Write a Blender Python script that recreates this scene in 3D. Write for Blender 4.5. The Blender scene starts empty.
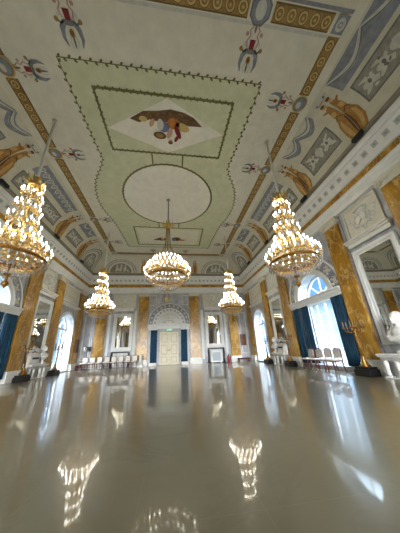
import bpy, bmesh, math, random
from mathutils import Vector, Matrix
random.seed(7)
PI = math.pi
C = bpy.context.scene.collection
SC = 0.82                       # everything is laid out in survey units, scaled to metres at the end
W, L, YN, ZC = 10.08, 25.28, -0.8, 13.2

# ------------------------------------------------------------------ materials
def lin(c):
    return tuple(((v/255)/12.92 if v/255 <= .04045 else ((v/255+.055)/1.055)**2.4) for v in c)
def new_mat(name):
    m = bpy.data.materials.new(name); m.use_nodes = True
    nt = m.node_tree; b = nt.nodes['Principled BSDF']
    return m, nt, b
def noise_ramp(nt, scale, stops, detail=4, dist=0.0, coord='Position', stretch=None):
    g = nt.nodes.new('ShaderNodeNewGeometry')
    n = nt.nodes.new('ShaderNodeTexNoise'); n.inputs['Scale'].default_value = scale
    n.inputs['Detail'].default_value = detail; n.inputs['Distortion'].default_value = dist
    src = g.outputs['Position']
    if stretch:
        mp = nt.nodes.new('ShaderNodeMapping'); mp.inputs['Scale'].default_value = stretch
        mp.inputs['Rotation'].default_value = (.4, .5, .3)
        nt.links.new(src, mp.inputs['Vector']); src = mp.outputs['Vector']
    nt.links.new(src, n.inputs['Vector'])
    r = nt.nodes.new('ShaderNodeValToRGB')
    e = r.color_ramp.elements
    e[0].position, e[0].color = stops[0][0], (*lin(stops[0][1]), 1)
    e[1].position, e[1].color = stops[-1][0], (*lin(stops[-1][1]), 1)
    for p, c in stops[1:-1]:
        k = e.new(p); k.color = (*lin(c), 1)
    nt.links.new(n.outputs['Fac'], r.inputs['Fac'])
    return r.outputs['Color'], n
def plain(name, c, rough=.6, metal=0, var=6, spec=.5, scale=3):
    m, nt, b = new_mat(name)
    lo = tuple(max(0, v-var) for v in c); hi = tuple(min(255, v+var) for v in c)
    col, _ = noise_ramp(nt, scale, [(.3, lo), (.7, hi)])
    nt.links.new(col, b.inputs['Base Color'])
    b.inputs['Roughness'].default_value = rough; b.inputs['Metallic'].default_value = metal
    b.inputs['Specular IOR Level'].default_value = spec
    return m
M = {}
def P(name, c, **k):
    M[name] = plain(name, c, **k)
P('stucco', (222, 224, 223), rough=.55)
P('stucco_cream', (208, 206, 192), rough=.55)
P('taupe', (132, 126, 112), rough=.7)
P('stone_grey', (150, 148, 146), rough=.5)
P('rosette_grey', (176, 179, 180), rough=.7)
P('cove_paint', (206, 203, 184), rough=.75)
P('ceiling_paint', (218, 215, 197), rough=.6)
P('field_green', (205, 207, 172), rough=.6)
P('field_cream', (220, 217, 194), rough=.5)
P('field_light', (232, 229, 214), rough=.5)
P('line_green', (112, 112, 66), rough=.8)
P('leaf_dark', (106, 104, 66), rough=.8)
P('band_tan', (150, 118, 62), rough=.7, var=14, scale=9)
P('band_edge', (104, 84, 44), rough=.7)
P('band_light', (196, 168, 104), rough=.7)
P('grey_blue', (134, 138, 146), rough=.8, var=12, scale=6)
P('grey_mid', (146, 144, 132), rough=.8, var=12, scale=8)
P('grey_dark', (112, 112, 106), rough=.8, var=10, scale=8)
P('grey_pale', (198, 198, 188), rough=.8, var=10, scale=8)
P('figure_gold', (164, 122, 62), rough=.8, var=16, scale=6)
P('figure_light', (198, 160, 96), rough=.8, var=12, scale=6)
P('figure_brown', (104, 72, 38), rough=.8, var=10, scale=6)
P('paint_red', (128, 34, 40), rough=.8)
P('paint_pink', (178, 144, 134), rough=.8)
P('paint_rock', (100, 72, 40), rough=.8, var=22, scale=12)
P('paint_orange', (186, 118, 48), rough=.8, var=14, scale=8)
P('paint_blue', (112, 118, 150), rough=.8)
P('paint_skin', (200, 160, 130), rough=.8)
P('gold', (206, 172, 100), rough=.36, metal=.85, var=14)
P('gold_dark', (146, 106, 44), rough=.4, metal=.8, var=14)
P('silver_rod', (226, 226, 222), rough=.35, metal=.2)
P('candle', (240, 236, 222), rough=.5)
P('wax', (150, 128, 92), rough=.6)
P('black', (16, 16, 17), rough=.3)
P('black_matt', (24, 24, 25), rough=.7)
P('marble_white', (222, 222, 218), rough=.35)
P('marble_veined', (190, 188, 184), rough=.3, var=18, scale=5)
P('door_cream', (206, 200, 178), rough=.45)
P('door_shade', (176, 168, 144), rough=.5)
P('window_white', (226, 230, 234), rough=.45)
P('curtain_blue', (6, 60, 88), rough=.75, var=10, scale=3)
P('wood_red', (92, 46, 30), rough=.4, var=14, scale=8)
P('wood_brown', (104, 60, 26), rough=.5, var=14, scale=6)
P('fabric_white', (216, 210, 200), rough=.85)
P('fabric_grey', (176, 168, 162), rough=.85)
P('seat_white', (226, 222, 214), rough=.8)
P('red_paint', (150, 26, 32), rough=.35)
P('bench_red', (72, 26, 24), rough=.8)
P('screen_black', (12, 13, 15), rough=.15)
P('fire_cloth', (168, 178, 186), rough=.7)
P('exit_green', (40, 170, 120), rough=.5)
P('exit_white', (230, 244, 238), rough=.5)
P('gravel', (34, 42, 34), rough=.9, var=6)
P('lawn', (92, 116, 66), rough=.95, var=14)

def marble(name, stops, vein, scale, rough, spec=.5, amount=.5, stretch=(1, 1, .45), vscale=None):
    m, nt, b = new_mat(name)
    base, _ = noise_ramp(nt, scale, stops, 6, .6, stretch=stretch)
    vcol, n2 = noise_ramp(nt, (vscale or scale*1.3), [(.0, (0, 0, 0)), (.47, (0, 0, 0)), (.5, (255, 255, 255)), (.53, (0, 0, 0)), (1, (0, 0, 0))], 5, 1.6, stretch=(1, 1.2, .6))
    mu = nt.nodes.new('ShaderNodeMath'); mu.operation = 'MULTIPLY'; mu.inputs[1].default_value = amount
    nt.links.new(vcol, mu.inputs[0])
    mx = nt.nodes.new('ShaderNodeMix'); mx.data_type = 'RGBA'
    nt.links.new(mu.outputs[0], mx.inputs[0]); nt.links.new(base, mx.inputs[6]); mx.inputs[7].default_value = (*lin(vein), 1)
    nt.links.new(mx.outputs[2], b.inputs['Base Color'])
    b.inputs['Roughness'].default_value = rough; b.inputs['Specular IOR Level'].default_value = spec
    M[name] = m; return m, nt, b
marble('yellow_marble', [(.3, (118, 82, 14)), (.5, (160, 115, 22)), (.7, (192, 148, 52))], (216, 194, 140), 1.7, .28, amount=.6, vscale=1.8)
marble('wall_marble', [(.3, (146, 150, 160)), (.52, (176, 180, 188)), (.7, (206, 208, 212))], (132, 136, 148), 2.2, .35, amount=.4)
marble('grey_marble', [(.3, (132, 132, 142)), (.7, (178, 178, 184))], (206, 206, 208), 1.6, .35, amount=.5)
marble('archivolt_marble', [(.3, (112, 115, 134)), (.7, (142, 145, 162))], (190, 190, 196), 2.2, .4, amount=.5)
fm, nt, b = marble('floor_marble', [(.25, (116, 103, 76)), (.5, (126, 113, 86)), (.75, (134, 122, 96))], (106, 93, 68), .5, .30, spec=.5, amount=.3, stretch=(1, 1, 1))
b.inputs['Coat Weight'].default_value = .7; b.inputs['Coat Roughness'].default_value = .05; b.inputs['Coat IOR'].default_value = 1.5
# faint slab joints and a slight waviness of the polish
g = nt.nodes.new('ShaderNodeNewGeometry'); br = nt.nodes.new('ShaderNodeTexBrick')
br.inputs['Scale'].default_value = 1; br.inputs['Mortar Size'].default_value = .004; br.inputs['Brick Width'].default_value = 1.0; br.inputs['Row Height'].default_value = 1.0
br.offset = 0
nt.links.new(g.outputs['Position'], br.inputs['Vector'])
mx = nt.nodes.new('ShaderNodeMix'); mx.data_type = 'RGBA'; mx.inputs[7].default_value = (*lin((148, 134, 106)), 1)
old = b.inputs['Base Color'].links[0].from_socket
ml = nt.nodes.new('ShaderNodeMath'); ml.operation = 'MULTIPLY'; ml.inputs[1].default_value = .35
nt.links.new(br.outputs['Fac'], ml.inputs[0]); nt.links.new(ml.outputs[0], mx.inputs[0]); nt.links.new(old, mx.inputs[6]); nt.links.new(mx.outputs[2], b.inputs['Base Color'])
nn = nt.nodes.new('ShaderNodeTexNoise'); nn.inputs['Scale'].default_value = 1.4; nn.inputs['Detail'].default_value = 1
bp = nt.nodes.new('ShaderNodeBump'); bp.inputs['Strength'].default_value = .0015; bp.inputs['Distance'].default_value = .3
nt.links.new(g.outputs['Position'], nn.inputs['Vector']); nt.links.new(nn.outputs['Fac'], bp.inputs['Height']); 

m, nt, b = new_mat('mirror_glass'); b.inputs['Base Color'].default_value = (.80, .82, .80, 1); b.inputs['Metallic'].default_value = 1; b.inputs['Roughness'].default_value = .02; M['mirror_glass'] = m
def emit(name, c, s):
    m, nt, b = new_mat(name); b.inputs['Base Color'].default_value = (*c, 1); b.inputs['Emission Color'].default_value = (*c, 1); b.inputs['Emission Strength'].default_value = s; M[name] = m
emit('bulb', (1.0, .93, .80), 27)
emit('exit_lit', (.05, .55, .30), 1.0)
m, nt, b = new_mat('glass'); M['glass'] = m
out = nt.nodes['Material Output']; tr = nt.nodes.new('ShaderNodeBsdfTransparent'); gl = nt.nodes.new('ShaderNodeBsdfGlossy'); gl.inputs['Roughness'].default_value = .02
tr.inputs['Color'].default_value = (.93, .96, .97, 1); ms = nt.nodes.new('ShaderNodeMixShader')
ms.inputs[0].default_value = .05; nt.links.new(tr.outputs[0], ms.inputs[1]); nt.links.new(gl.outputs[0], ms.inputs[2]); nt.links.new(ms.outputs[0], out.inputs['Surface'])
m, nt, b = new_mat('sheer'); M['sheer'] = m
out = nt.nodes['Material Output']; tr = nt.nodes.new('ShaderNodeBsdfTransparent'); tl = nt.nodes.new('ShaderNodeBsdfTranslucent'); df = nt.nodes.new('ShaderNodeBsdfDiffuse')
for q in (tl, df): q.inputs['Color'].default_value = (.92, .94, .96, 1)
a1 = nt.nodes.new('ShaderNodeMixShader'); a1.inputs[0].default_value = .35; a2 = nt.nodes.new('ShaderNodeMixShader'); a2.inputs[0].default_value = .13
nt.links.new(tl.outputs[0], a1.inputs[1]); nt.links.new(df.outputs[0], a1.inputs[2]); nt.links.new(tr.outputs[0], a2.inputs[1]); nt.links.new(a1.outputs[0], a2.inputs[2]); nt.links.new(a2.outputs[0], out.inputs['Surface'])
m, nt, b = new_mat('crystal'); M['crystal'] = m
out = nt.nodes['Material Output']; tr = nt.nodes.new('ShaderNodeBsdfTransparent'); a2 = nt.nodes.new('ShaderNodeMixShader'); a2.inputs[0].default_value = .5
b.inputs['Base Color'].default_value = (.66, .64, .60, 1); b.inputs['Roughness'].default_value = .12; b.inputs['Specular IOR Level'].default_value = .9
nt.links.new(tr.outputs[0], a2.inputs[1]); nt.links.new(b.outputs[0], a2.inputs[2]); nt.links.new(a2.outputs[0], out.inputs['Surface'])

# ------------------------------------------------------------------ mesh builder
class MB:
    def __init__(s): s.v = []; s.f = []; s.m = []; s.sm = []
    def add(s, vs, fs, mi=0, smooth=False):
        o = len(s.v); s.v += [tuple(p) for p in vs]
        for f in fs: s.f.append(tuple(i+o for i in f)); s.m.append(mi); s.sm.append(smooth)
        return s
    def box(s, x0, x1, y0, y1, z0, z1, mi=0, bev=0.0):
        if bev:
            b = min(bev, (x1-x0)*.45, (y1-y0)*.45, (z1-z0)*.45); vs = []; 
            bm = bmesh.new(); bmesh.ops.create_cube(bm, size=1)
            for v in bm.verts: v.co = ((x0+x1)/2+v.co.x*(x1-x0), (y0+y1)/2+v.co.y*(y1-y0), (z0+z1)/2+v.co.z*(z1-z0))
            bmesh.ops.bevel(bm, geom=bm.edges[:], offset=b, segments=1, affect='EDGES', profile=.5)
            s.bm(bm, mi); return s
        v = [(x, y, z) for z in (z0, z1) for y in (y0, y1) for x in (x0, x1)]
        return s.add(v, [(0, 2, 3, 1), (4, 5, 7, 6), (0, 1, 5, 4), (2, 6, 7, 3), (0, 4, 6, 2), (1, 3, 7, 5)], mi)
    def bm(s, bm, mi=0, smooth=False):
        bm.verts.index_update(); s.add([v.co[:] for v in bm.verts], [[v.index for v in f.verts] for f in bm.faces], mi, smooth); bm.free()
    def lathe(s, pts, n=16, c=(0, 0, 0), mi=0, smooth=True, sy=1.0):
        vs = []; fs = []
        for r, z in pts:
            for k in range(n):
                a = 2*PI*k/n; vs.append((c[0]+r*math.cos(a), c[1]+r*math.sin(a)*sy, c[2]+z))
        for i in range(len(pts)-1):
            for k in range(n):
                k2 = (k+1) % n; fs.append((i*n+k, i*n+k2, (i+1)*n+k2, (i+1)*n+k))
        fs.append(tuple(range(n-1, -1, -1))); fs.append(tuple((len(pts)-1)*n+k for k in range(n)))
        return s.add(vs, fs, mi, smooth)
    def tube(s, path, r, n=6, mi=0, closed=False, flat=1.0):
        path = [Vector(p) for p in path]; vs = []; fs = []; N = len(path)
        for i, p in enumerate(path):
            a = path[(i-1) % N] if (closed or i > 0) else p
            b = path[(i+1) % N] if (closed or i < N-1) else p
            t = (b-a).normalized(); u = t.cross(Vector((0, 0, 1)))
            if u.length < 1e-3: u = Vector((1, 0, 0))
            u.normalize(); w = u.cross(t)
            rr = r[i] if isinstance(r, (list, tuple)) else r
            for k in range(n):
                an = 2*PI*k/n; vs.append(p+u*math.cos(an)*rr+w*math.sin(an)*rr*flat)
        for i in range(N if closed else N-1):
            j = (i+1) % N
            for k in range(n): k2 = (k+1) % n; fs.append((i*n+k, i*n+k2, j*n+k2, j*n+k))
        if not closed: fs.append(tuple(range(n-1, -1, -1))); fs.append(tuple((N-1)*n+k for k in range(n)))
        return s.add(vs, fs, mi, True)
    def ell(s, c, r, mi=0, nu=10, nv=7):
        pts = [(max(1e-3, math.sin(PI*i/nv)), -math.cos(PI*i/nv)) for i in range(nv+1)]; vs = []; fs = []
        for a, z in pts:
            for k in range(nu): t = 2*PI*k/nu; vs.append((c[0]+r[0]*a*math.cos(t), c[1]+r[1]*a*math.sin(t), c[2]+r[2]*z))
        for i in range(nv):
            for k in range(nu): k2 = (k+1) % nu; fs.append((i*nu+k, i*nu+k2, (i+1)*nu+k2, (i+1)*nu+k))
        return s.add(vs, fs, mi, True)
    def prism(s, poly, y0, y1, mi=0):          # poly in (x, z), extruded along y
        n = len(poly); vs = [(x, y0, z) for x, z in poly]+[(x, y1, z) for x, z in poly]
        fs = [tuple(range(n)), tuple(range(2*n-1, n-1, -1))]+[(i, i+n, (i+1) % n+n, (i+1) % n) for i in range(n)]
        return s.add(vs, fs, mi)
    def ring(s, cx, cz, r0, r1, y0, y1, a0=0, a1=PI, n=24, mi=0):      # arched band standing in the xz plane
        vs = []; fs = []
        for i in range(n+1):
            a = a0+(a1-a0)*i/n; c, q = math.cos(a), math.sin(a)
            for r, y in ((r0, y0), (r1, y0), (r1, y1), (r0, y1)): vs.append((cx+r*c, y, cz+r*q))
        for i in range(n):
            for k in range(4): fs.append((i*4+k, i*4+(k+1) % 4, (i+1)*4+(k+1) % 4, (i+1)*4+k))
        fs += [(0, 1, 2, 3), (n*4+3, n*4+2, n*4+1, n*4)]
        return s.add(vs, fs, mi)
    def frame(s, x0, x1, z0, z1, w, y0, y1, mi=0):
        s.box(x0, x0+w, y0, y1, z0, z1, mi); s.box(x1-w, x1, y0, y1, z0, z1, mi)
        s.box(x0+w, x1-w, y0, y1, z0, z0+w, mi); return s.box(x0+w, x1-w, y0, y1, z1-w, z1, mi)
    def mesh(s, name, mats):
        me = bpy.data.meshes.new(name); me.from_pydata(s.v, [], s.f)
        for k in (mats if isinstance(mats, (list, tuple)) else [mats]): me.materials.append(M[k])
        me.polygons.foreach_set('material_index', s.m); me.polygons.foreach_set('use_smooth', s.sm)
        bm = bmesh.new(); bm.from_mesh(me); bmesh.ops.recalc_face_normals(bm, faces=bm.faces[:]); bm.to_mesh(me); bm.free()
        me.update(); return me
    def build(s, name, mats, parent=None, loc=(0, 0, 0), rz=0):
        o = bpy.data.objects.new(name, s.mesh(name, mats)); C.objects.link(o)
        if parent: o.parent = parent
        o.location = loc; o.rotation_euler = (0, 0, rz); return o
def remesh(o, vox, smooth=True):
    md = o.modifiers.new('r', 'REMESH'); md.mode = 'VOXEL'; md.voxel_size = vox; md.use_smooth_shade = smooth
    sm = o.modifiers.new('s', 'SMOOTH'); sm.iterations = 3
    dg = bpy.context.evaluated_depsgraph_get(); me = bpy.data.meshes.new_from_object(o.evaluated_get(dg)); o.modifiers.clear()
    for k in o.data.materials:
        if not len(me.materials): me.materials.append(k)
    o.data = me; return o
def tag(o, label=None, cat=None, group=None, kind=None):
    if label: o['label'] = label
    if cat: o['category'] = cat
    if group: o['group'] = group
    if kind: o['kind'] = kind
    return o
def thing(name, label, cat, loc=(0, 0, 0), rz=0, group=None):
    o = bpy.data.objects.new(name, None); C.objects.link(o); o.empty_display_size = .2
    o.location = loc; o.rotation_euler = (0, 0, rz); return tag(o, label, cat, group)
KIDS = {}
def dup(root, loc, rz, label, group=None):
    r = root.copy(); C.objects.link(r); r.location = loc; r.rotation_euler = (0, 0, rz); r['label'] = label
    if group: r['group'] = group
    allo = list(C.objects)
    for ch in [q for q in allo if q.parent == root]:
        c = ch.copy(); C.objects.link(c); c.parent = r
        for gch in [q for q in allo if q.parent == ch]:
            d = gch.copy(); C.objects.link(d); d.parent = c
    return r
GAP = 0.0
def wall_at(wall, s, d=0.0, z=0.0):        # place on a wall: local x along it, local y into the room
    d += GAP
    return {'R': ((W-d, s, z), PI/2), 'L': ((-W+d, s, z), -PI/2), 'F': ((s, L-d, z), PI), 'N': ((s, YN+d, z), 0.0)}[wall]
def struct(name, mb, mats, parent=None, loc=(0, 0, 0), rz=0):
    o = mb.build(name, mats, parent, loc, rz)
    if not parent: o['kind'] = 'structure'
    return o
def sempty(name, loc, rz):
    o = bpy.data.objects.new(name, None); C.objects.link(o); o.location = loc; o.rotation_euler = (0, 0, rz); o['kind'] = 'structure'; return o

# ------------------------------------------------------------------ shell
ZT = 9.2
BIG = dict(c=12.35, r=1.55, zs=4.62, z0=.25)
SMALL = dict(c=21.65, r=1.42, zs=4.05, z0=.12)
NEARW = dict(c=3.1, r=1.42, zs=4.05, z0=.12)
def wall_mesh(x0, x1, holes, T=.85, top=10.9):
    m = MB(); n = 20; x = x0
    def q(a, b, z0, z1):
        m.add([(a, 0, z0), (b, 0, z0), (b, 0, z1), (a, 0, z1)], [(0, 1, 2, 3)])
        m.add([(a, -T, z0), (b, -T, z0), (b, -T, z1), (a, -T, z1)], [(0, 1, 2, 3)])
    for h in holes:
        a, b = h['c']-h['r'], h['c']+h['r']
        q(x, a, -.0, top); x = b
        if h['z0'] > 0:
            q(a, b, 0, h['z0']); m.add([(a, 0, h['z0']), (b, 0, h['z0']), (b, -T, h['z0']), (a, -T, h['z0'])], [(0, 1, 2, 3)])
        arc = [(h['c']-h['r']*math.cos(PI*i/n), h['zs']+h['r']*math.sin(PI*i/n)) for i in range(n+1)]
        for (xa, za), (xb, zb) in zip(arc, arc[1:]):
            for y in (0, -T): m.add([(xa, y, za), (xb, y, zb), (xb, y, top), (xa, y, top)], [(0, 1, 2, 3)])
            m.add([(xa, 0, za), (xb, 0, zb), (xb, -T, zb), (xa, -T, za)], [(0, 1, 2, 3)])
        for xx in (a, b): m.add([(xx, 0, h['z0']), (xx, -T, h['z0']), (xx, -T, h['zs']), (xx, 0, h['zs'])], [(0, 1, 2, 3)])
    q(x, x1, 0, top)
    m.add([(x0, 0, top), (x1, 0, top), (x1, -T, top), (x0, -T, top)], [(0, 1, 2, 3)])
    return m
NICHE = dict(c=0, r=1.95, zs=4.45, z0=0)
def neg(h): return dict(h, c=-h['c'])
struct('wall_right', wall_mesh(YN-.85, L+.85, [BIG, SMALL]), 'wall_marble', None, *wall_at('R', 0))
struct('wall_left', wall_mesh(-L-.85, -YN+.85, [neg(SMALL), neg(BIG)]), 'wall_marble', None, *wall_at('L', 0))
struct('wall_far', wall_mesh(-W, W, [NICHE], T=.5), 'wall_marble', None, *wall_at('F', 0))
NEND = [dict(c=-5.6, r=1.6, zs=5.0, z0=.3), dict(c=5.6, r=1.6, zs=5.0, z0=.3)]  # unseen pair of windows, added so daylight reaches the far end
struct('wall_near', wall_mesh(-W, W, NEND, T=.5), 'wall_marble', None, *wall_at('N', 0))
struct('floor', MB().box(-W-.9, W+.9, YN-.9, L+.9, -.3, 0), 'floor_marble')
struct('ground', MB().box(-70, 70, -60, 90, -1.3, -.9), 'gravel')

def rings(prof, hx, y0, y1, mi=None):
    """moulding swept round the room; prof = list of (inset from wall, z)"""
    m = MB(); vs = []
    for d, z in prof: vs += [(-hx+d, y0+d, z), (hx-d, y0+d, z), (hx-d, y1-d, z), (-hx+d, y1-d, z)]
    fs = []
    for i in range(len(prof)-1):
        for k in range(4): fs.append((i*4+k, i*4+(k+1) % 4, (i+1)*4+(k+1) % 4, (i+1)*4+k))
    return m.add(vs, fs)
struct('trim_1', rings([(.0, 8.58), (.16, 8.6), (.16, 8.86), (.19, 8.88), (.19, 9.12), (.26, 9.2), (.26, 9.3), (.1, 9.31)], W, YN, L), 'stucco')          # architrave
struct('trim_2', rings([(.1, 9.31), (.1, 9.76)], W, YN, L), 'yellow_marble')                                                                          # marble frieze
cor = struct('trim_3', rings([(.1, 9.76), (.2, 9.78), (.22, 9.86), (.24, 9.9), (.44, 10.4), (.5, 10.44), (.5, 10.56), (.58, 10.62), (.62, 10.74), (.62, 10.8), (.4, 10.8)], W, YN, L), 'stucco')   # cornice
struct('trim_4', rings([(.5, 10.8), (.62, 10.81), (.62, 11.0), (.68, 11.05), (.68, 11.1), (.5, 11.12)], W, YN, L), 'taupe')
# carved square rosettes on the cornice slope, one row per wall
def rosettes(a, b, step=.52):
    m = MB(); n = int((b-a)/step)
    for i in range(n):
        x = a+(b-a)*(i+.5)/n; w = .125
        for k, (ww, off, mi) in enumerate(((w, .012, 0), (w*.45, .035, 1))):
            p0 = Vector((0, .27, 9.975)); dirv = Vector((0, .2, .5)).normalized(); nor = Vector((0, .5, -.2)).normalized()
            c = p0+dirv*.24+nor*off
            vs = []
            for sx, sz in ((-1, 0), (0, -1), (1, 0), (0, 1)) if k else ((-1, -1), (1, -1), (1, 1), (-1, 1)): vs.append(Vector((x, 0, 0))+c+Vector((sx*ww, 0, 0))+dirv*sz*ww)
            vs += [v-nor*.05 for v in vs]
            m.add(vs, [(0, 1, 2, 3), (0, 4, 5, 1), (1, 5, 6, 2), (2, 6, 7, 3), (3, 7, 4, 0)], mi)
    return m
for wl, a, b in (('R', 1, L-.5), ('L', -L+.5, -1), ('F', -W+.5, W-.5)):
    o = rosettes(a, b).build('rosette_row', ['rosette_grey', 'stone_grey'], cor, *wall_at(wl, 0))
struct('baseboard_right', MB().box(YN, 9.8, 0, .07, 0, .45).box(13.95, 20.2, 0, .07, 0, .45).box(23.1, L, 0, .07, 0, .45), 'grey_marble', None, *wall_at('R', 0))
struct('baseboard_left', MB().box(-L, -23.1, 0, .07, 0, .45).box(-20.2, -13.95, 0, .07, 0, .45).box(-9.8, -YN, 0, .07, 0, .45), 'grey_marble', None, *wall_at('L', 0))
struct('baseboard_far', MB().box(-W, -2.5, 0, .07, 0, .45).box(2.5, W, 0, .07, 0, .45), 'grey_marble', None, *wall_at('F', 0))

# ceiling with its cove
FX, FY0, FY1 = 7.5, 1.8, 23.5
AX, AY0, AY1 = 2.0, 2.05, 1.2
CZ0 = 10.9
def ring_t(t, off=0.0):
    c, s = math.cos(t), math.sin(t)
    hx = FX+(AX-off)*c; y0 = FY0-(AY0-off)*c; y1 = FY1+(AY1-off)*c; z = CZ0+(ZC-CZ0-off)*s
    return hx, y0, y1, z
m = MB(); NT = 16; vs = []; fs = []
for i in range(NT+1):
    hx, y0, y1, z = ring_t(PI/2*i/NT); vs += [(-hx, y0, z), (hx, y0, z), (hx, y1, z), (-hx, y1, z)]
for i in range(NT):
    for k in range(4): fs.append((i*4+k, i*4+(k+1) % 4, (i+1)*4+(k+1) % 4, (i+1)*4+k))
m.add(vs, fs, 0, False); m.add(vs[-4:], [(0, 1, 2, 3)], 1)
m.box(-W-1, W+1, YN-1, L+1, ZC+.15, ZC+.5, 1)
ceiling = struct('ceiling', m, ['cove_paint', 'ceiling_paint'])

# ------------------------------------------------------------------ painted decoration of ceiling and cove
class Paint:
    """flat shapes collected per colour, laid on a surface: 'flat', 'R', 'L', 'F' (u along the wall, v = 0..1 up the cove)"""
    def __init__(s, surf): s.surf = surf; s.items = []
    def poly(s, pts, mat, layer=1): s.items.append((pts, mat, layer)); return s
    def ell(s, cu, cv, ru, rv, mat, layer=1, rot=0, n=14):
        c, q = math.cos(rot), math.sin(rot); kv = s.k()
        return s.poly([(cu+ru*math.cos(a)*c-rv*math.sin(a)*q, cv+(ru*math.cos(a)*q+rv*math.sin(a)*c)/kv) for a in [2*PI*i/n for i in range(n)]], mat, layer)
    def k(s): return 1.0 if s.surf == 'flat' else 3.35      # metres per unit v
    def line(s, pts, w, mat, layer=1, closed=False):
        kv = s.k(); P_ = [Vector((a, b*kv)) for a, b in pts]; N = len(P_); Lf = []; Rt = []
        for i, p in enumerate(P_):
            a = P_[(i-1) % N] if (closed or i) else p; b = P_[(i+1) % N] if (closed or i < N-1) else p
            t1 = (p-a).normalized() if (p-a).length > 1e-6 else (b-p).normalized(); t2 = (b-p).normalized() if (b-p).length > 1e-6 else t1
            n1 = Vector((-t1.y, t1.x)); n2 = Vector((-t2.y, t2.x)); n = (n1+n2)
            n = n.normalized() if n.length > 1e-6 else n1
            n = n/max(.35, n.dot(n1)); ww = w[i] if isinstance(w, (list, tuple)) else w
            Lf.append(p+n*ww/2); Rt.append(p-n*ww/2)
        for i in range(N if closed else N-1):
            j = (i+1) % N
            s.poly([(q.x, q.y/kv) for q in (Lf[i], Lf[j], Rt[j], Rt[i])], mat, layer)
        return s
    def map(s, u, v, layer):
        off = .006*layer
        if s.surf == 'flat': return (u, v, ZC-off)
        hx, y0, y1, z = ring_t(max(0, min(1, v))*PI/2, off)
        return {'R': (hx, u, z), 'L': (-hx, u, z), 'F': (u, y1, z)}[s.surf]
    def build(s, name, parent):
        mats = []; m = MB()
        groups = {}
        for pts, mat, layer in s.items: groups.setdefault((mat, layer), []).append(pts)
        for (mat, layer), ps in groups.items():
            if mat not in mats: mats.append(mat)
            bm = bmesh.new()
            for pts in ps:
                try: bm.faces.new([bm.verts.new((a, b, 0)) for a, b in pts])
                except ValueError: pass
            bmesh.ops.triangulate(bm, faces=bm.faces[:])
            if s.surf != 'flat':
                for i in range(1, NT):
                    bmesh.ops.bisect_plane(bm, geom=bm.verts[:]+bm.edges[:]+bm.faces[:], plane_co=(0, i/NT, 0), plane_no=(0, 1, 0))
            for v in bm.verts: v.co = s.map(v.co.x, v.co.y, layer)
            m.bm(bm, mats.index(mat))
        return m.build(name, mats, parent)
def deg(t): return t/90.0

# --- flat ceiling: gold borders
BX0, BX1, BYN0, BYN1, BYF0, BYF1 = 6.62, 7.02, 2.92, 3.34, 22.98, 23.4
def goldband(p, a, b, horizontal, lo, hi, layer=1):
    def R(u0, u1, v0, v1, mat, ly):
        p.poly([(u0, v0), (u1, v0), (u1, v1), (u0, v1)] if horizontal else [(v0, u0), (v1, u0), (v1, u1), (v0, u1)], mat, ly)
    w = hi-lo
    R(a, b, lo-.05, hi+.05, 'band_edge', layer); R(a, b, lo+.0, hi, 'band_tan', layer+1)
    n = max(1, int((b-a)/.46)); 
    for i in range(n):
        u = a+(b-a)*(i+.5)/n; v = (lo+hi)/2
        for r, mt, ly in ((w*.48, 'band_edge', layer+2), (w*.42, 'band_light', layer+3), (w*.27, 'band_edge', layer+4), (w*.22, 'band_tan', layer+5), (w*.1, 'band_light', layer+6)):
            p.ell(*((u, v) if horizontal else (v, u)), r, r, mt, ly)
p = Paint('flat')
for sx in (-1, 1):
    lo, hi = (BX0, BX1) if sx > 0 else (-BX1, -BX0)
    for a, b in ((3.45, 5.45), (6.2, 9.45), (10.2, 16.05), (16.75, 20.0), (20.7, 22.85)): goldband(p, a, b, False, lo, hi)
p.build('gold_border', ceiling)
p = Paint('flat')
for a, b in ((-6.5, -3.9), (-3.1, 3.1), (4.05, 6.45)): goldband(p, a, b, True, BYN0, BYN1)
for a, b in ((-6.5, 6.5),): goldband(p, a, b, True, BYF0, BYF1)
p.line([(-7.1, 2.78), (7.1, 2.78)], .1, 'grey_blue').line([(-7.1, 3.48), (7.1, 3.48)], .1, 'grey_pale')
p.build('gold_border', ceiling)
MED = [5.8, 9.8, 16.4, 20.4]
for sx in (-1, 1):
    for y in MED+[3.12, 23.2]:
        p = Paint('flat'); x = 6.82*sx
        if y in MED:
            p.ell(x, y, .38, .38, 'band_light', 8).ell(x, y, .32, .32, 'grey_dark', 9).ell(x, y, .27, .27, 'grey_blue', 10).ell(x-.06, y+.04, .12, .15, 'grey_pale', 11)
        else:
            p.poly([(x-.25, y-.25), (x+.25, y-.25), (x+.25, y+.25), (x-.25, y+.25)], 'grey_blue', 8).ell(x, y, .19, .19, 'grey_pale', 9).ell(x, y, .09, .09, 'grey_blue', 10).ell(x, y, .05, .05, 'grey_pale', 11)
        p.build('medallion', ceiling)
    p = Paint('flat'); x = 3.55*sx
    p.poly([(x+.42*math.cos(a), 3.12+.42*math.sin(a)) for a in [PI/8+PI/4*i for i in range(8)]], 'grey_dark', 8).poly([(x+.36*math.cos(a), 3.12+.36*math.sin(a)) for a in [PI/8+PI/4*i for i in range(8)]], 'grey_blue', 9).ell(x, 3.12, .2, .25, 'grey_pale', 10)
    p.build('medallion', ceiling)
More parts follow.
